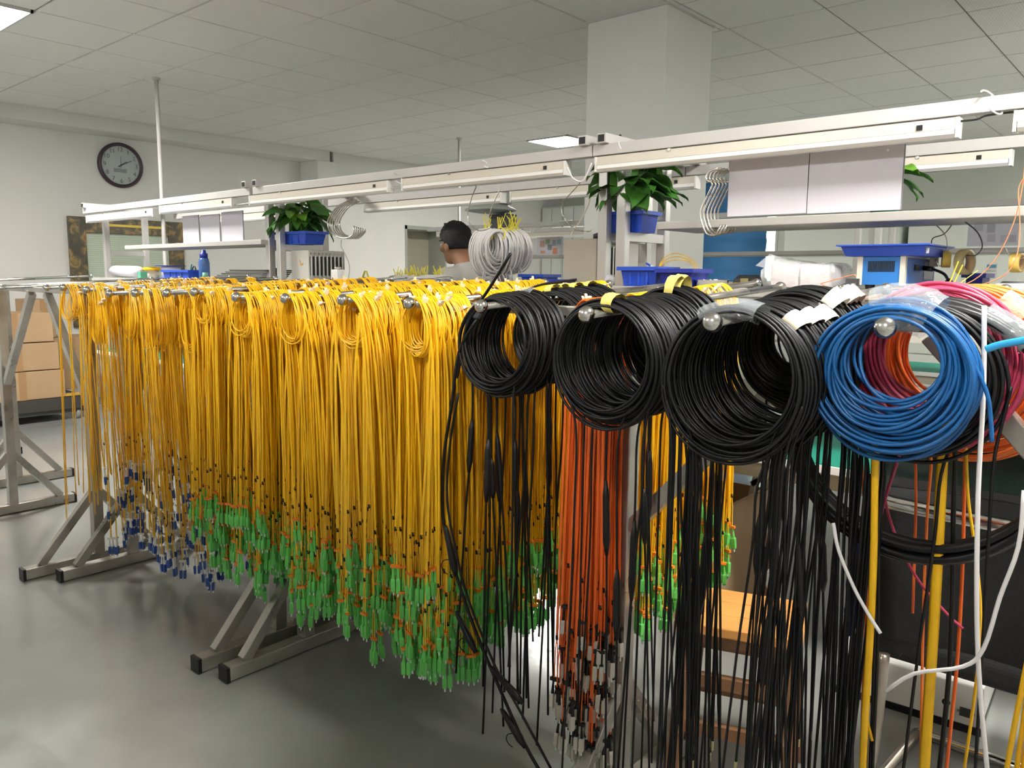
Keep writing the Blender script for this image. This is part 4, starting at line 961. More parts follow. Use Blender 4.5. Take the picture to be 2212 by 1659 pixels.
# right end
bin_('small dark blue bin right of the heating unit', at(2088, 2.95), at(2126, 2.95), 2.93, 3.05, ZS, .055, BINNAVY, flare=.85, front=False)
t = thing('white_dish', 'white dish with dark rim at the right end of the bench', 'dish', (at(2200, 2.56), 2.58, ZS)); x = at(2205, 2.57)
MB().lathe([(.045, 0), (.056, .008), (.060, .024), (.056, .024), (.05, .008)], (x, 2.58, ZS), 26).build('bowl', WHITEPL, t, True); MB().lathe([(.05, .024), (.045, .030)], (x, 2.58, ZS), 20).build('lid', DARKGREY, t)
t = thing('film_pile', 'pile of loose clear film with yellow ties beside the heater cord', 'film', (at(2050, 2.56), 2.58, ZS)); x = at(2050, 2.56)
MB().ball((x, 2.58, ZS+.012), .05, 12, 8, (1, .7, .28)).build('film', BAGFILM, t, True)
for k, (dx, dz) in enumerate(((.018, .085), (.03, .075), (.07, .06))): MB().bar((x+.01*k, 2.56, ZS+.015), (x+dx, 2.57, ZS+dz), .007, .002).build('tie', YTIE, t)

# hanging tape rolls and wire hooks, right
def tape_roll(px, py, Y, r, m_, label, rz):
    q = P(px, py, Y=Y); t = thing('tape_roll', label, 'tape roll', (q.x, Y, q.z-r), 'tape rolls hanging over the bench'); t.rotation_euler = (0, 0, rz)
    MB().lathe([(r, -.012), (r, .012), (r*.72, .012), (r*.72, -.012), (r, -.012)], (0, 0, r), 24, 'x').build('tape', m_, t, True, local=True)
    MB().lathe([(r*.72, -.0125), (r*.72, .0125), (r*.66, .0125), (r*.66, -.0125), (r*.72, -.0125)], (0, 0, r), 24, 'x').build('core', CARD, t, True, local=True)
TAPEY = mat('amber_tape', (.55, .38, .08), .35); TAPEG = mat('olive_tape', (.32, .26, .12), .4)
tape_roll(2084, 566, 2.72, .038, TAPEG, 'olive tape roll hanging right of the blue tray end', -.35)
tape_roll(2197, 568, 2.66, .027, TAPEY, 'amber tape roll hanging near the right picture edge', -.2)
tape_roll(2044, 560, 2.80, .026, TAPEY, 'amber tape roll half hidden behind the blue tray', .3)
tape_roll(2018, 560, 2.84, .024, mat('pale_tape', (.5, .46, .36), .4), 'pale tape roll behind the heater\'s rear corner', .2)
def wire(pxs, Y, r, m_, label, name='wire_hook', group=None, cat='wire'):
    return cable([P(a, b, Y=Y) for a, b in pxs], r, m_, label, name, group=group, n=30, cat=cat)
wire([(2013, 478), (2040, 505), (2046, 530), (2040, 560), (2030, 575), (2020, 560)], 2.80, .0016, STEEL, 'thin wire hook hanging behind the blue tray')
wire([(2080, 476), (2110, 500), (2122, 530), (2110, 550), (2090, 552), (2072, 546)], 2.72, .0018, DARKGREY, 'dark wire hook carrying the olive tape roll')
wire([(2172, 535), (2182, 552), (2200, 558), (2212, 556)], 2.66, .0016, STEEL, 'thin wire hook carrying the amber tape roll at the edge')
wire([(2060, 480), (2040, 505), (2015, 515), (2012, 535)], 2.84, .0016, DARKGREY, 'dark thin wire crossing the hook behind the tray')
# orange fibres over the bench at the right
LORF = mat('salmon_fibre', (.85, .27, .12), .45)
wire([(2215, 330), (2209, 400), (2190, 480), (2150, 560), (2090, 612), (2000, 622), (1900, 622)], 2.50, .0014, LORF, 'thin salmon fibre swooping down to the bench before the heater', 'fibre_strand', cat='fibre')
wire([(2215, 380), (2200, 410), (2203, 480), (2198, 545), (2175, 590), (2120, 615), (2060, 623), (1965, 622)], 2.49, .0014, LORF, 'thin salmon fibre passing through the amber tape roll', 'fibre_strand', cat='fibre')
wire([(1772, 613), (1838, 595), (1850, 597)], 2.51, .0014, LORF, 'short salmon fibre between the bag and the heater', 'fibre_strand', cat='fibre')
wire([(1772, 613), (1800, 625), (1835, 638), (1880, 644), (1925, 632)], 2.47, .0014, LORF, 'salmon fibre drooping below the bench edge under the heater', 'fibre_strand', cat='fibre')
# bundles of bent steel hooks
for k in range(6):
    a = 1533+k*7.5
    wire([(a+18, 363+1.0*k), (a-2, 372), (a-7, 388), (a+6, 398), (a-8, 430), (a-20, 460), (a-14, 490), (a-3+2*k, 507-k), (a+16, 506-2*k), (a+24-k, 485)], 2.50+.03*k, .0038, STEEL, 'bent steel hook in the bundle hanging left of the large white sheets', 'steel_hook', 'steel hooks left of the large sheets', 'hook')
for k in range(6):
    a = 716+k*5.0
    wire([(a+36, 434), (a+14, 446), (a+0, 462), (a-8, 480), (a-3, 500), (a+14, 512), (a+34, 514), (a+48, 505-k), (a+48, 488+1.5*k)], 2.56+.03*k, .0042, STEEL, 'bent steel hook in the bundle right of the left plant', 'steel_hook', 'steel hooks right of the left plant', 'hook')
wire([(738, 518), (737, 532), (745, 548), (755, 575), (752, 607)], 2.60, .0022, mat('grey_wire', (.34, .33, .30), .5), 'grey wire running down from the left hook bundle')
wire([(1030, 400), (1018, 430), (1010, 465), (1018, 488), (1035, 498), (1055, 494), (1062, 484)], 2.52, .0026, STEEL, 'large bright steel hook hanging above the man\'s shoulder')
wire([(1082, 405), (1070, 430), (1060, 455), (1056, 470)], 2.95, .0024, STEEL, 'straight steel hook wire carrying the white coils')
wire([(1262, 385), (1240, 410), (1215, 440), (1216, 465), (1240, 494), (1270, 500), (1278, 496)], 2.58, .0022, STEEL, 'open steel hook left of the right bench post')
wire([(1276, 412), (1272, 440), (1255, 475), (1236, 500), (1232, 512)], 2.62, .0022, mat('cream_cable', (.62, .56, .40), .5), 'cream cable running down to the beige oven')
wire([(1226, 362), (1238, 385), (1256, 392), (1268, 376), (1278, 352)], 2.46, .0030, WHITEC, 'white lamp cord drooping between middle and right rails', 'power_cable', cat='cord')
wire([(1342, 322), (1338, 315), (1336, 306)], 2.44, .0022, WHITEC, 'x')['label'] = 'white stub of cable standing on the right rail'
t = thing('small_microphone', 'short wire with dark tip standing on the rail before the pillar', 'wire', P(1318, 314, Y=2.62)); q = [P(1316, 315, Y=2.62), P(1322, 303, Y=2.62), P(1333, 297, Y=2.62), P(1341, 292, Y=2.62)]
MB().tube(q[:3], .0022, 6).build('wire', WHITEC, t, True); MB().tube(q[2:], .0045, 8).build('tip', BLACKPL, t, True)
for k, (px, py, s) in enumerate(((2143, 222, 1.0), (861, 385, .75), (1050, 355, .45))):
    q = P(px, py, Y=YB-.02); r = .022*s*1.6
    tag(MB().tube(arc((q.x, YB-.026, q.z), r, -.6, 4.2, 20, (-.55, -.2, .9), (.4, .5, .0)), .0026, 6).build('cable_tie', WHITEC, smooth=True), ['white cable loop around the right end of the rail', 'white cable loop around the middle rail above the man', 'thin pale loop around the middle rail near the right bench'][k], 'cable loop', 'cable loops on the rails')
wire([(2075, 262), (2110, 258), (2130, 250), (2180, 243), (2200, 243)], 2.50, .0028, DARKGREY, 'dark cord linking the two lamps at the right end', 'power_cable', cat='cord')
wire([(845, 406), (878, 403)], 2.50, .005, CHROME, 'short steel connector between lamps above the plant', 'lamp_link', cat='link')
wire([(507, 443), (546, 438)], 2.50, .004, STEEL, 'short steel connector between lamps left of the plant', 'lamp_link', cat='link')

# ------------------------------------------------------------------ white coils with yellow ties on the hook
c0 = P(1060, 472, Y=2.95)
rg = random.Random(11)
for k in range(3):
    q = P((1060, 1086, 1106)[k], (530, 532, 528)[k], Y=(2.90, 2.98, 3.06)[k]); t = thing('white_coil', ['bundle of white cable with yellow ties, nearest the man', 'bundle of white cable with yellow ties, middle of the three', 'bundle of white cable with yellow ties, nearest the notice sheet'][k], 'coil', (q.x, q.y, q.z-.1), 'white coils on the hook')
    mb = MB(); ua = 2.28+(-.75, .55, .85)[k]; u = np.array((cos(ua), sin(ua), 0)); u /= np.linalg.norm(u); nrm = np.array((-u[1], u[0], 0))
    for i in range(40):
        r = rg.uniform(.062, .108); off = rg.uniform(-.05, .05); dz = -(r-.062)*.75
        cc = np.array(q)+nrm*off+(0, 0, dz)
        mb.tube([cc+r*(sin(a)*u*.92+np.array((0, 0, 1))*cos(a)*1.05)+nrm*.012*sin(a+i) for a in np.linspace(0, 2*pi, 30, endpoint=False)], .0042, 5, closed=True, ref=nrm)
    mb.build('winding', WHITEC, t, True)
    for i in range(3):
        b_ = np.array(q)+(rg.uniform(-.05, .05), rg.uniform(-.03, .03), .085)
        tb = MB()
        for s in (-1, 1): tb.bar(b_, b_+np.array((s*rg.uniform(.01, .04), rg.uniform(-.02, .02), rg.uniform(.04, .085))), .005, .003)
        tb.tube(arc(b_-np.array((0, 0, .03)), .030, 0, 2*pi, 14, nrm, (0, 0, 1)), .0035, 5)
        tb.build('tie', YTIE, t)
    tl = MB()
    for i in range(5):
        p = np.array(q)+u*rg.uniform(-.08, .08)+(0, 0, -.08); e_ = p+np.array((rg.uniform(-.02, .07), 0, 0)); e_[2] = ZS+.006
        tl.tube([p, (p+e_)/2+(0.006, 0, 0), e_], .0032, 5)
    tl.build('tail', WHITEC, t, True)
# coils lying on the bench beyond, with standing ties, left of the man
for k, px in enumerate((872, 902, 925, 948)):
    q = P(px, 604, Y=2.98); t = thing('white_coil', ['leftmost white coil lying on the bench left of the man', 'second white coil lying left of the man', 'third white coil lying left of the man, close to him', 'rightmost white coil lying on the bench against the man\'s arm'][k], 'coil', (q.x, q.y, ZS), 'white coils lying on the bench')
    mb = MB()
    for i in range(10):
        r = rg.uniform(.055, .075); mb.tube([(q.x+r*cos(a), q.y+r*sin(a), ZS+.004+.0022*i+.006*sin(a*2+i)+.006) for a in np.linspace(0, 2*pi, 26, endpoint=False)], .0036, 5, closed=True, ref=(0, 0, 1))
    mb.build('winding', WHITEC, t, True)
    for i in range(5):
        b_ = np.array((q.x+rg.uniform(-.05, .05), q.y-.04+rg.uniform(-.02, .02), ZS+.02)); tb = MB()
        for s in (-1, 1): tb.bar(b_, b_+np.array((s*rg.uniform(.005, .03), 0, rg.uniform(.03, .07))), .0045, .0025)
        tb.build('tie', YTIE, t)
q = P(790, 600, Y=3.0); t = thing('yellow_strip', 'pale yellow strip standing on the bench right of the grey oven', 'strip', (q.x, q.y, ZS))
for s in (-1, 1): MB().bar((q.x+s*.035, q.y, ZS+.004), (q.x+s*.006, q.y, ZS+.06), .012, .002).build('strip', YTIE, t)
# blue bins and clear bag beyond, between coils and beige oven
bin_('blue bin on the far side of the bench behind the white coils', at(1137, 3.0), at(1184, 3.0), 2.96, 3.08, ZS, .045, BINBLUE, flare=.9)
bin_('low dark blue tray left of the beige oven', at(1163, 2.66), at(1214, 2.66), 2.60, 2.74, ZS, .022, BINNAVY, flare=.95, front=False)
t = thing('film_bag', 'crumpled shiny plastic bag under the white coils', 'bag', (at(1075, 3.0), 3.0, ZS)); MB().ball((at(1075, 3.0), 3.0, ZS+.035), .075, 16, 10, (1.2, .7, .5)).build('film', BAGFILM, t, True); MB().ball((at(1082, 3.0), 3.0, ZS+.025), .05, 12, 8, (1, .6, .45)).build('contents', mat('pink_contents', (.5, .22, .24), .6), t, True)
t = thing('film_bag', 'small clear bag in front of the beige oven\'s bars', 'bag', (at(1312, 2.60), 2.60, ZS)); MB().ball((at(1312, 2.60), 2.62, ZS+.022), .035, 12, 8, (1, .6, .62)).build('film', BAGFILM, t, True)
# notices
def notice(pl, pr, pt, pb, Y, label, tint, blocks, seed):
    a, b = P(pl, pt, Y=Y), P(pr, pb, Y=Y); R = random.Random(seed)
    z1, z0 = P((pl+pr)/2, pt, Y=Y).z, P((pl+pr)/2, pb, Y=Y).z
    t = thing('notice_sheet', label, 'notice', ((a.x+b.x)/2, Y, z0)); MB().bx(a.x, b.x, Y, Y+.004, z0, z1).build('sheet', tint, t)
    W_, H_ = b.x-a.x, z1-z0
    for (u0, u1, v0, v1, c_) in blocks: MB().bx(a.x+u0*W_, a.x+u1*W_, Y-.0025, Y, z1-v1*H_, z1-v0*H_).build('print_block', mat('ink_%02d%02d%02d' % tuple(int(99*q) for q in c_), c_, .6), t)
notice(1160, 1216, 512, 551, YC+.05, 'white notice with coloured pictures beside the beige oven', PAPER, [(.12, .3, .2, .55, (.5, .30, .24)), (.34, .5, .12, .4, (.30, .36, .22)), (.42, .58, .42, .72, (.22, .24, .26)), (.60, .72, .18, .5, (.34, .38, .42)), (.62, .78, .6, .95, (.62, .25, .14)), (.78, .92, .15, .4, (.30, .45, .45)), (.15, .32, .75, .9, (.66, .30, .18)), (.1, .9, .03, .08, (.6, .45, .4))], 1)
notice(2093, 2198, 474, 531, YC-.02, 'grey notice sheet with faded pictures at upper right', mat('faded_sheet', (.46, .46, .52), .6), [(.12, .3, .15, .42, (.34, .34, .40)), (.38, .54, .12, .5, (.30, .30, .36)), (.4, .56, .55, .85, (.36, .36, .42)), (.66, .8, .6, .9, (.38, .38, .44)), (.82, .96, .6, .88, (.34, .34, .38))], 2)
notice(2130, 2152, 568, 604, YC-.02, 'small white and blue label sheet above the small dark bin', WHITEPL, [(.1, .9, .1, .3, (.10, .35, .55)), (.1, .9, .45, .52, (.5, .5, .5))], 3)
# hanging exhaust hood in the distance
q = P(1078, 470, Y=4.9); t = thing('pedestal_hood', 'grey dished hood on a stand in the distance above the white coils', 'hood', (q.x, 4.97, 0))
HM = mat('hood_grey', (.40, .42, .40), .5)
zz = P(1065, 455, Y=4.9).z; MB().lathe([(.05, .06), (.12, .05), (.21, .012), (.215, 0), (.20, -.004), (.10, -.02)], (P(1060, 450, Y=4.9).x, 4.9, zz), 28).build('dish', HM, t, True)
MB().bx(q.x-.06, q.x+.06, 4.86, 5.0, zz+.05, zz+.16).build('motor_box', HM, t, bevel=.01)
MB().tube([(q.x, 4.97, 0.02), (q.x, 4.97, zz+.06)], .03, 16).build('stand_pole', HM, t, True); MB().lathe([(.20, 0), (.20, .02), (.05, .035)], (q.x, 4.97, 0), 24).build('base', HM, t)
MB().bx(q.x-.11, q.x+.09, 4.9, 5.02, zz-.16, zz-.03).build('bracket', DARKGREY, t, bevel=.006)
# tall cabinets along the far wall
CB = -8.44, (-8.44+P(1262, 600, Y=10.45).x)/2, P(1262, 600, Y=10.45).x
for k, l in enumerate(('tall pale cabinet by the far wall, left of its twin', 'tall pale cabinet by the far wall, next to the pillar')):
    a, b = CB[k]+.01, CB[k+1]-.01
    t = thing('tall_cabinet', l, 'cabinet', ((a+b)/2, 10.7, 0), 'tall pale cabinets'); MB().bx(a, b, 10.45, 10.98, 0.0, 2.45).build('body', mat('pale_cabinet', (.56, .59, .55), .6), t, bevel=.004)
    for s in (0, 1): MB().bx(a+.01+s*(b-a)/2, a-.01+(s+1)*(b-a)/2, 10.43, 10.45, .08, 2.43).build('door', MATS['pale_cabinet'], t, bevel=.003)
for k, (pa, pb, l) in enumerate(((1690, 1940, 'wide pale cabinet on the far wall behind the heater'), (1955, 2200, 'wide pale cabinet on the far wall behind the tape rolls'))):
    a, b = P(pa, 600, Y=10.4).x, P(pb, 600, Y=10.4).x
    t = thing('wide_cabinet', l, 'cabinet', ((a+b)/2, 10.7, 0), 'wide pale cabinets'); MB().bx(a, b, 10.4, 10.98, 0.0, 2.0).build('body', mat('paler_cabinet', (.60, .63, .58), .6), t, bevel=.004)
    for r_ in range(5): MB().bx(a+.01, b-.01, 10.38, 10.4, .05+.39*r_, .42+.39*r_).build('drawer', MATS['paler_cabinet'], t, bevel=.004)

# ------------------------------------------------------------------ wall clock
cy_, cz_, cr_ = 3.785, H+1.137, .232
t = thing('wall_clock', 'round wall clock with dark plum rim on the left wall', 'clock', (-8.80, cy_, cz_-cr_))
MB().lathe([(cr_, 0), (cr_, .03), (cr_-.012, .045), (cr_-.030, .040), (cr_-.036, .022), (cr_-.036, .0), (cr_, 0)], (-8.80, cy_, cz_), 48, 'x').build('rim', mat('dark_plum_rim', (.045, .022, .035), .35), t, True)
MB().lathe([(cr_-.033, 0.0), (cr_-.033, .020)], (-8.80, cy_, cz_), 44, 'x').build('face', mat('clock_face', (.50, .53, .52), .5), t)
INK = mat('clock_ink', (.10, .11, .11), .6)
for k in range(1, 13):
    cu = bpy.data.curves.new('numeral', 'FONT'); cu.body = str(k); cu.size = .062; cu.align_x = 'CENTER'; cu.align_y = 'CENTER'; cu.extrude = .001; cu.materials.append(INK)
    tmp = bpy.data.objects.new('tmp', cu); COL.objects.link(tmp); dg = bpy.context.evaluated_depsgraph_get(); me = bpy.data.meshes.new_from_object(tmp.evaluated_get(dg)); bpy.data.objects.remove(tmp)
    me.name = 'numeral'; o = bpy.data.objects.new('numeral', me); COL.objects.link(o); o.parent = t
    a = 2*pi*k/12; rr = cr_*.70
    o.location = (.0215, sin(a)*rr, cr_+cos(a)*rr); o.rotation_euler = (pi/2, 0, pi/2)
def hand_(name, a, L, w_):
    d = np.array((0, sin(a), cos(a))); c = np.array((-8.80+.025, cy_, cz_)); MB().bar(c-d*.03, c+d*L, w_, .003, up=(1, 0, 0)).build(name, INK, t)
hand_('hour_hand', 2*pi*(2.0/12)-.06, .075, .012); hand_('minute_hand', 2*pi*(10.6/60), .125, .009)
hand_('second_hand', 0.03, .09, .003)
MB().bx(-8.782, -8.778, cy_-.075, cy_+.06, cz_-.075, cz_-.035).build('date_window', mat('lcd_grey', (.24, .28, .27), .3), t)
MB().lathe([(cr_-.034, .034), (cr_-.034, .036)], (-8.80, cy_, cz_), 40, 'x').build('glass', mat('clock_glass', (.5, .55, .55), .04, alpha=.10, spec=.9), t)

# ------------------------------------------------------------------ cartons on a trolley
TRX = -7.62
TH = .17
D_ = np.array((0.0, 1.0))
def carton(y0, y1, x0, x1, z0, z1, label, m_=CARD):
    t = thing('carton', label, 'carton', ((x0+x1)/2, (y0+y1)/2, z0), 'cartons on the trolley')
    MB().bx(x0, x1, y0, y1, z0, z1).build('body', m_, t, bevel=.006)
    ym = (y0+y1)/2
    MB().bx(x1-.001, x1+.0012, ym-.03, ym+.03, z0+.0, z1).build('tape', TAPEB, t)
    MB().bx(x0+.0, x1+.0012, ym-.03, ym+.03, z1-.001, z1+.0012).build('tape', TAPEB, t)
fx = -7.60
def fy(px, py): return P(px, py, X=fx)
zb0 = fy(80, 866).z; zs = [P(80, y_, X=fx).z for y_ in (864, 802, 741, 676)]
ya = P(-60, 700, X=fx).y
carton(ya, P(143, 860, X=fx).y, fx-.45, fx, zs[0]+.004, zs[1], 'brown carton at the bottom of the three-high stack on the trolley')
carton(ya, P(130, 800, X=fx).y, fx-.45, fx, zs[1]+.008, zs[2], 'brown carton in the middle of the three-high stack')
carton(ya, P(117, 740, X=fx).y, fx-.45, fx, zs[2]+.008, zs[3], 'brown carton on top of the three-high stack, nearest its front')
carton(P(120, 700, X=fx-.47).y-.1, P(165, 700, X=fx-.47).y+.18, fx-.92, fx-.47, zs[0]+.004, zs[2], 'tall brown carton behind the front stack, partly behind the cords')
carton(P(70, 665, X=fx-.47).y, P(118, 665, X=fx-.47).y+.0, fx-.92, fx-.47, zs[2]+.008, zs[3]+.10, 'brown carton rising behind the top of the front stack')
t = thing('trolley', 'dark low trolley with castors carrying the brown cartons', 'trolley', (fx-.45, (ya+3.0)/2, 0))
yb_ = P(190, 880, X=fx).y
MB().bx(fx-.95, fx+.02, ya-.02, yb_, .10, zs[0]).build('deck', mat('dark_trolley', (.045, .04, .035), .7), t, bevel=.004)
MB().bx(fx-.93, fx+.0, ya-.0, yb_-.02, .065, .10).build('frame', DARKGREY, t)
for (x, y) in ((fx-.04, P(30, 890, X=fx).y), (fx-.04, yb_-.08), (fx-.88, yb_-.08), (fx-.88, ya+.1)):
    MB().lathe([(.04, -.018), (.05, -.012), (.05, .012), (.04, .018)], (x, y, .05), 16, 'y').build('castor', mat('grey_castor', (.25, .25, .24), .5), t, True)
q = P(160, 853, X=fx+.03); tag(MB().bx(q.x-.10, q.x-.02, q.y-.06, q.y+.10, zs[0]+.006, zs[0]+.026).build('yellow_block', mat('ochre_block', (.55, .33, .05), .6), bevel=.003), 'small ochre strip lying on the trolley corner beside the bottom carton', 'block')

# ------------------------------------------------------------------ the man
def capsule(mb, a, b, ra, rb, n=12, k=6):
    a, b = np.array(a, float), np.array(b, float)
    mb.tube([a+(b-a)*t for t in np.linspace(0, 1, k)], list(np.linspace(ra, rb, k)), n); mb.ball(a, ra, n, 8); mb.ball(b, rb, n, 8)
hd = np.array(P(984, 527, Y=3.43))
fwd_ = np.array((-.98, .06, -.12)); fwd_ /= np.linalg.norm(fwd_)      # where the face looks
side = np.cross(fwd_, (0, 0, 1)); side /= np.linalg.norm(side); upv = np.cross(side, fwd_)
HR = np.stack([fwd_, -side, upv], 1)                                   # local x face, y left, z up
def hp(x, y, z): return hd+HR@np.array((x, y, z))
man = thing('person', 'man in a light grey shirt behind the middle bench, seen from behind', 'person', (hd[0]+.06, hd[1], 0))
b = MB()
b.ball(hp(-.005, 0, .03), .1, 20, 14, (.98, .78, .96), HR); b.ball(hp(.012, 0, -.045), .074, 18, 12, (1.0, .84, 1.0), HR)
b.ball(hp(.050, 0, -.085), .038, 12, 9, (1.0, 1.05, .8), HR); b.tube([hp(.082, 0, .005), hp(.104, 0, -.03), hp(.090, 0, -.043)], [.010, .014, .010], 8)
b.ball(hp(.086, 0, .022), .022, 10, 8, (.7, 1.8, .6), HR); b.ball(hp(.078, 0, -.068), .018, 10, 8, (.8, 1.3, .55), HR)
for s in (-1, 1):
    b.ball(hp(-.004, s*.078, -.018), .032, 12, 9, (.75, .32, 1.05), HR); b.ball(hp(.060, s*.046, -.022), .026, 10, 8, (1, .9, .9), HR)
nk = hp(-.035, 0, -.075); c7 = nk+np.array((.060, -.005, -.070))
capsule(b, hp(-.02, 0, -.045), nk, .058, .056); capsule(b, nk, c7, .056, .064)
hip = np.array((hd[0]+.10, hd[1]+.02, .92)); chest = (c7*.72+hip*.28)
capsule(b, c7-(0, 0, .06), chest, .095, .130); capsule(b, chest, hip, .130, .125)
sh = [c7+np.array((-side[0]*s*.165+.0, -side[1]*s*.165, -.075)) for s in (1, -1)]
hands = []
for i, s in enumerate((1, -1)):
    capsule(b, c7-(0, 0, .07), sh[i], .07, .062)
    el = sh[i]+np.array((-.10, .03*s, -.27)); wr = el+np.array((-.22, .02, -.02))
    capsule(b, sh[i], el, .052, .042); capsule(b, el, wr, .040, .027)
    pd = (wr-el)/np.linalg.norm(wr-el); sd = np.cross(pd, (0, 0, 1)); sd /= np.linalg.norm(sd)
    pl = wr+pd*.085; b.tube([wr, wr+pd*.03, pl], [.027, .034, .036], 10, flat=.5)
    for f_, (o_, L_) in enumerate(((-.030, .062), (-.010, .074), (.010, .070), (.029, .056))):
        p0 = pl+sd*o_-pd*.01; p1 = p0+pd*L_*.5; p2 = p1+pd*L_*.35-np.array((0, 0, L_*.35)); b.tube([p0, p1, p2], [.0095, .009, .0075], 7)
    b.tube([wr+pd*.03-sd*.03*s, wr+pd*.06-sd*.055*s, wr+pd*.095-sd*.052*s], [.012, .011, .009], 7)
for s in (-1, 1):
    h0 = hip+np.array((0, s*.09, -.04)); kn = h0+np.array((-.03, .01*s, -.42)); an = kn+np.array((.03, 0, -.40))
    capsule(b, h0, kn, .085, .058); capsule(b, kn, an, .055, .038); capsule(b, (an[0], an[1], .035), (an[0]-.17, an[1], .03), .042, .030)
o = b.build('body', SKIN, man, True)
rm = o.modifiers.new('remesh', 'REMESH'); rm.mode = 'VOXEL'; rm.voxel_size = .0075; rm.use_smooth_shade = True
sm = o.modifiers.new('smooth', 'SMOOTH'); sm.iterations = 6; sm.factor = .5
for s in (-1, 1):
    MB().ball(hp(.0865, s*.034, .004), .011, 12, 8).build('eye', mat('eye_white', (.7, .68, .64), .2), o)
    MB().tube([hp(.094, s*.018, .030), hp(.094, s*.035, .034), hp(.084, s*.052, .028)], .0035, 5).build('eyebrow', HAIR, o)
MB().tube([hp(.088, -.022, -.068), hp(.096, 0, -.067), hp(.088, .022, -.068)], .0035, 6).build('mouth', mat('lips', (.30, .10, .08), .5), o)
hb = MB(); R_ = random.Random(2); nu, nv = 40, 24; V, F = [], []
for i in range(nv+1):
    a = pi*i/nv
    for j in range(nu):
        c_ = 2*pi*j/nu; x, y, z = sin(a)*cos(c_), sin(a)*sin(c_), cos(a)
        # short back and sides: hairline high over the face, low at the nape
        front = max(0, x)
        r = .109*(1+.05*R_.uniform(-1, 1))
        lim = .42*front-.52*(1-front)-.12*(x < -.1)
        if z < lim: r = .074
        V.append(hp(-.008+r*x*1.0, r*y*.82, .030+r*z*.99-.004*(x < 0)))
for i in range(nv):
    for j in range(nu): F.append((i*nu+j, (i+1)*nu+j, (i+1)*nu+(j+1) % nu, i*nu+(j+1) % nu))
hb.add(V, F); hb.build('hair', HAIR, o, True)
sb = MB()
sb.tube([c7+(-.012, 0, .018), c7-(0, 0, .02), c7-(0, 0, .07)], [.070, .09, .12], 16); capsule(sb, c7-(0, 0, .075), chest, .118, .150, 16); capsule(sb, chest, hip, .150, .148, 16)
for i, s in enumerate((1, -1)):
    el = sh[i]+np.array((-.10, .03*s, -.27)); capsule(sb, c7-(0, 0, .065), sh[i], .082, .076); capsule(sb, sh[i], sh[i]+(el-sh[i])*.72, .074, .066)
s_ = sb.build('shirt', SHIRT, man, True)
rm = s_.modifiers.new('remesh', 'REMESH'); rm.mode = 'VOXEL'; rm.voxel_size = .010; rm.use_smooth_shade = True
sm = s_.modifiers.new('smooth', 'SMOOTH'); sm.iterations = 5; sm.factor = .5
tb = MB()
capsule(tb, hip+(0, -.05, .03), hip+(0, .05, .03), .135, .135)
for s in (-1, 1):
    h0 = hip+np.array((0, s*.09, -.04)); kn = h0+np.array((-.03, .01*s, -.42)); an = kn+np.array((.03, 0, -.36)); capsule(tb, h0, kn, .098, .072); capsule(tb, kn, an, .072, .060)
tb.build('trousers', TROUSERS, man, True)
for s in (-1, 1):
    h0 = hip+np.array((0, s*.09, -.04)); an = h0+np.array((0, .01*s, -.82)); sh_ = MB(); sh_.ball((an[0]-.06, an[1], .035), .05, 14, 10, (2.3, .95, .7)); sh_.build('shoe', BLACKPL, man, True)

# ------------------------------------------------------------------ green table corner: stool, chair, white case, scissors
def stool():
    zt_ = .45; a, b_, c_, d_ = P(1455, 1340, Z=zt_), P(1735, 1388, Z=zt_), P(1735, 1325, Z=zt_), P(1480, 1292, Z=zt_)
    ux = np.array(b_-a); ux[2] = 0; L = np.linalg.norm(ux); ux /= L; uy = np.array((-ux[1], ux[0], 0)); D = .26
    t = thing('wooden_stool', 'small wooden stool with orange pine top behind the hanging black cables', 'stool', (*((np.array(a)+ux*L/2+uy*D/2)[:2]), 0)); t.rotation_euler = (0, 0, math.atan2(ux[1], ux[0]))
    n = 3
    for k in range(n): MB().bx(-L/2, L/2, -D/2+D/n*k+.001, -D/2+D/n*(k+1)-.001, zt_-.026, zt_).build('seat_board', WOODTOP, t, bevel=.003, local=True)
    for sx in (-1, 1):
        for sy in (-1, 1):
            MB().bar((sx*(L/2-.035), sy*(D/2-.035), zt_-.026), (sx*(L/2-.005), sy*(D/2-.005), 0.0), .036, .030, up=(0, 1, 0)).build('leg', WOODLEG, t, bevel=.003, local=True)
        MB().bar((sx*(L/2-.028), -D/2+.03, .31), (sx*(L/2-.028), D/2-.03, .31), .022, .03).build('rung', WOODLEG, t, local=True)
    for sy in (-1, 1):
        for z in (.17, .30): MB().bar((-L/2+.03, sy*(D/2-.02), z), (L/2-.03, sy*(D/2-.02), z), .022, .032).build('rung', WOODLEG, t, local=True)
        MB().bar((-L/2+.05, sy*(D/2-.04), zt_-.045), (L/2-.05, sy*(D/2-.04), zt_-.045), .02, .038).build('apron', WOODLEG, t, local=True)
stool()
# scissors on the mat
q = P(1672, 965, Z=ZT+.012); t = thing('scissors', 'red-handled scissors lying on the green bench mat', 'scissors', (q.x, q.y, ZT))
RED = mat('red_plastic', (.62, .02, .06), .35)
MB().tube(arc((q.x-.037, q.y, ZT+.008), .030, 1.0, 6.6, 22, (1, 0, 0), (0, .8, 0)), .0065, 8).build('handle', RED, t, True)
MB().tube([(q.x+.033+.036*cos(a), q.y+.026*sin(a), ZT+.008) for a in np.linspace(0, 2*pi, 24, endpoint=False)], .0065, 8, closed=True, ref=(0, 0, 1)).build('handle', RED, t, True)
MB().bar((q.x+.0, q.y+.02, ZT+.006), (q.x+.015, q.y+.14, ZT+.006), .012, .003).build('blade', CHROME, t); MB().bar((q.x+.004, q.y+.02, ZT+.009), (q.x+.000, q.y+.14, ZT+.009), .012, .003).build('blade', CHROME, t)
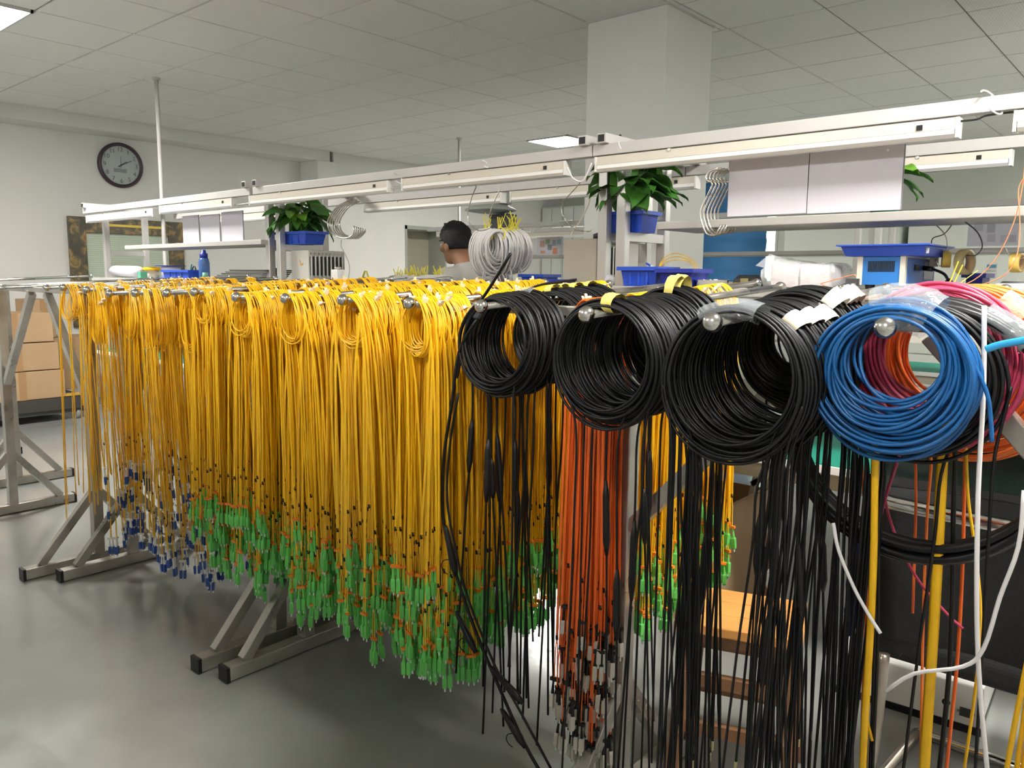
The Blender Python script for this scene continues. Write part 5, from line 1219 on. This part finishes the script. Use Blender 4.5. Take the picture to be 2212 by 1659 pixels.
MB().lathe([(.008, 0), (.006, .014)], (q.x+.002, q.y+.015, ZT+.006), 10).build('pivot', STEEL, t)
# office chair with black mesh, chrome arms and curved tube legs
def chair():
    Yc = 1.95; x0 = P(1884, 1200, Y=Yc).x; x1 = x0+.50
    t = thing('mesh_chair', 'black mesh chair with chrome cross bar in front of the green table', 'chair', ((x0+x1)/2, 2.15, 0))
    V, F = [], []; n = 11; zb0_, zt0 = .385, .93
    for i in range(n):
        for j in range(n):
            u, v = i/(n-1), j/(n-1); V.append((x0+.012+(x1-x0-.024)*u, Yc+.035*sin(pi*u)+.05*(1-v)**2, zb0_+(zt0-zb0_)*v))
    for (j0_, j1_, m_, nm_) in ((0, 8, MESHBLK, 'backrest'), (8, 10, MESHTHIN, 'upper_mesh')):
        f_ = [(i*n+j, (i+1)*n+j, (i+1)*n+j+1, i*n+j+1) for i in range(n-1) for j in range(j0_, j1_)]
        ids = sorted({q for ff in f_ for q in ff}); mp = {q: k for k, q in enumerate(ids)}
        o = MB().add([V[q] for q in ids], [tuple(mp[q] for q in ff) for ff in f_]).build(nm_, m_, t, True); sd = o.modifiers.new('solid', 'SOLIDIFY'); sd.thickness = .006
    MB().loft([(x0+.03, x1-.03, Yc+.07, 2.40, .375), (x0+.01, x1-.01, Yc+.06, 2.42, .39), (x0+.01, x1-.01, Yc+.06, 2.42, .43), (x0+.03, x1-.03, Yc+.08, 2.40, .445)]).build('seat', MESHBLK, t, bevel=.01)
    BRZ = mat('bronzed_tube', (.40, .35, .29), .3, .8, var=.2, vscale=10)
    for x in (x0, x1):
        MB().bx(x-.011, x+.011, Yc-.012, Yc+.012, .37, .94).build('side_bar', BRZ, t, bevel=.004)
        MB().lathe([(.012, -.002), (.012, .002)], (x, Yc-.013, .80), 14, 'y').build('bolt', STEEL, t)
        xx = x+(.035 if x == x0 else -.035)
        MB().tube(spline([(xx, Yc+.03, .40), (xx, Yc+.02, .28), (xx-.003, Yc, .14), (xx-.02, Yc-.02, .03), (xx-.02, Yc+.10, .014), (xx, 2.38, .014)], 34), .0135, 12, ref=(1, 0, 0)).build('leg', BRZ, t, True)
    za = P(1895, 1076, Y=Yc-.03).z
    MB().tube(spline([(x0, Yc-.01, za), (x0+.03, Yc-.035, za-.002), (x0+.16, Yc-.045, za-.006), (x0+.34, Yc-.045, za-.008), (x1-.03, Yc-.035, za-.004), (x1, Yc-.01, za)], 28), .017, 16, ref=(0, 0, 1)).build('cross_bar', CHROME, t, True)
    MB().tube([(x0, Yc, .935), (x0+.1, Yc+.02, .945), (x1-.1, Yc+.02, .945), (x1, Yc, .935)], .016, 10).build('top_rail', BLACKPL, t, True)
    MB().tube([(x0+.035, 2.38, .014), (x1-.035, 2.38, .014)], .0135, 12).build('floor_bar', CHROME, t, True)
chair()
# white equipment case under the table
a, b_ = P(1806, 1482, Z=0.02), P(2118, 1578, Z=0.02); ux = np.array(b_-a); ux[2] = 0; L = np.linalg.norm(ux); ux /= L
t = thing('equipment_case', 'white equipment case with round hole and port on the floor under the table', 'case', (*((np.array(a)+ux*L/2)[:2]), 0)); t.rotation_euler = (0, 0, math.atan2(ux[1], ux[0]))
MB().bx(-L/2, L/2, .0, .40, .022, .145).build('body', WHITEPL, t, bevel=.004, local=True)
MB().bx(-L/2-.001, L/2+.001, -.001, .42, .0, .022).build('base_strip', BLACKPL, t, local=True)
MB().lathe([(.011, -.002), (.011, .002)], (L*.27, 0, .075), 16, 'y').build('round_hole', BLACKPL, t, local=True)
MB().bx(L*.36, L*.44, -.003, .0, .048, .074).build('port', DARKGREY, t, local=True)
for s in (L*.35, L*.45): MB().lathe([(.004, -.004), (.004, .002)], (s, 0, .061), 10, 'y').build('screw', STEEL, t, local=True)
# under-table clutter
q0, q1 = P(1460, 1310, Y=2.75), P(1600, 1080, Y=2.75)
t = thing('open_carton', 'open dark brown carton under the green table behind the black cables', 'carton', ((q0.x+q1.x)/2, 2.8, 0)); CARDD = mat('shaded_brown_card', (.26, .16, .09), .85)
MB().loft([(q0.x, q1.x, 2.62, 2.98, 0), (q0.x, q1.x, 2.62, 2.98, q1.z), (q0.x+.006, q1.x-.006, 2.626, 2.974, q1.z), (q0.x+.006, q1.x-.006, 2.626, 2.974, .01)]).build('body', CARD, t)
MB().add([(q1.x, 2.62, q1.z), (q1.x, 2.98, q1.z), (q1.x+.09, 2.98, q1.z+.05), (q1.x+.09, 2.62, q1.z+.05)], [(0, 1, 2, 3)]).build('flap', CARD, t)
a0, a1 = P(1690, 1000, Y=2.62), P(1648, 1185, Y=2.62)
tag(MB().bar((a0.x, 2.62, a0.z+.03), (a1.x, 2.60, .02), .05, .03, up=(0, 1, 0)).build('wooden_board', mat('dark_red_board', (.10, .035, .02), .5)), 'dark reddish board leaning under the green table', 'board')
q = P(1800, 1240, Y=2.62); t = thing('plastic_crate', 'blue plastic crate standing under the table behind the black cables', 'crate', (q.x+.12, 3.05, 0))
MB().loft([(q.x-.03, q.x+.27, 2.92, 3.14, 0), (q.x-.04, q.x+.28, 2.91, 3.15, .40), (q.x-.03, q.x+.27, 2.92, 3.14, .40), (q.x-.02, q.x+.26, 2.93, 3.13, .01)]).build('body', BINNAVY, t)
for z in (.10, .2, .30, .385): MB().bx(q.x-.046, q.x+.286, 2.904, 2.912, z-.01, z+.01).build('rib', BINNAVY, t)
MB().bx(q.x-.01, q.x+.02, 2.903, 2.912, .22, .27).build('label', CREAM, t)
q = P(1700, 1000, Y=2.95); t = thing('folding_trestle', 'pale folding frame leaning under the green table', 'frame', (q.x, 2.9, 0))
MB().bar(P(1625, 1045, Y=2.9), P(1666, 1022, Y=2.9), .02, .02).build('bar', WHITEPL, t); MB().bar(P(1638, 1010, Y=2.9), P(1618, 1095, Y=2.9), .02, .02).build('bar', WHITEPL, t); MB().bar(P(1664, 1000, Y=2.9), (P(1664, 1000, Y=2.9).x, 2.9, 0.0), .02, .02).build('bar', WHITEPL, t)
MB().bar((P(1618, 1095, Y=2.9).x, 2.9, 0), P(1618, 1095, Y=2.9), .02, .02).build('bar', WHITEPL, t)
# a pale block of equipment on the mat seen through the blue coil, orange fibres on the mat
q = P(1975, 800, Z=ZT); t = thing('white_machine', 'pale machine standing on the green mat, seen through the blue coil', 'machine', (q.x, 2.9, ZT)); 
MB().bx(q.x-.06, q.x+.18, 2.80, 3.02, ZT, ZT+.34).build('body', WHITEPL, t, bevel=.008); MB().bx(q.x-.04, q.x+.15, 2.794, 2.80, ZT+.12, ZT+.2).build('grey_panel', GREYMETAL, t); MB().bx(q.x-.01, q.x+.01, 2.79, 2.80, ZT, ZT+.3).build('black_rod', BLACKPL, t)
for k in range(4): tag(MB().tube(spline([P(2020+20*k, 955+3*k, Z=ZT+.004), P(2080, 950+6*k, Z=ZT+.004), P(2140, 960-4*k, Z=ZT+.004), P(2230, 955+5*k, Z=ZT+.004)], 16), .0018, 5).build('fibre_strand', ORANGE, smooth=True), 'orange fibre lying on the green mat behind the magenta coil', 'fibre', 'orange fibres on the green mat')
# chrome bar at the right edge behind the orange coil
t = thing('chrome_stand', 'shiny chrome bar slanting in at the right edge behind the orange coil', 'stand', P(2220, 690, Y=2.2)); MB().tube([P(2188, 700, Y=2.2), P(2250, 655, Y=2.2)], .012, 12).build('bar', CHROME, t, True); MB().tube([P(2196, 712, Y=2.2), P(2250, 690, Y=2.2)], .008, 12).build('lower_bar', CHROME, t, True)
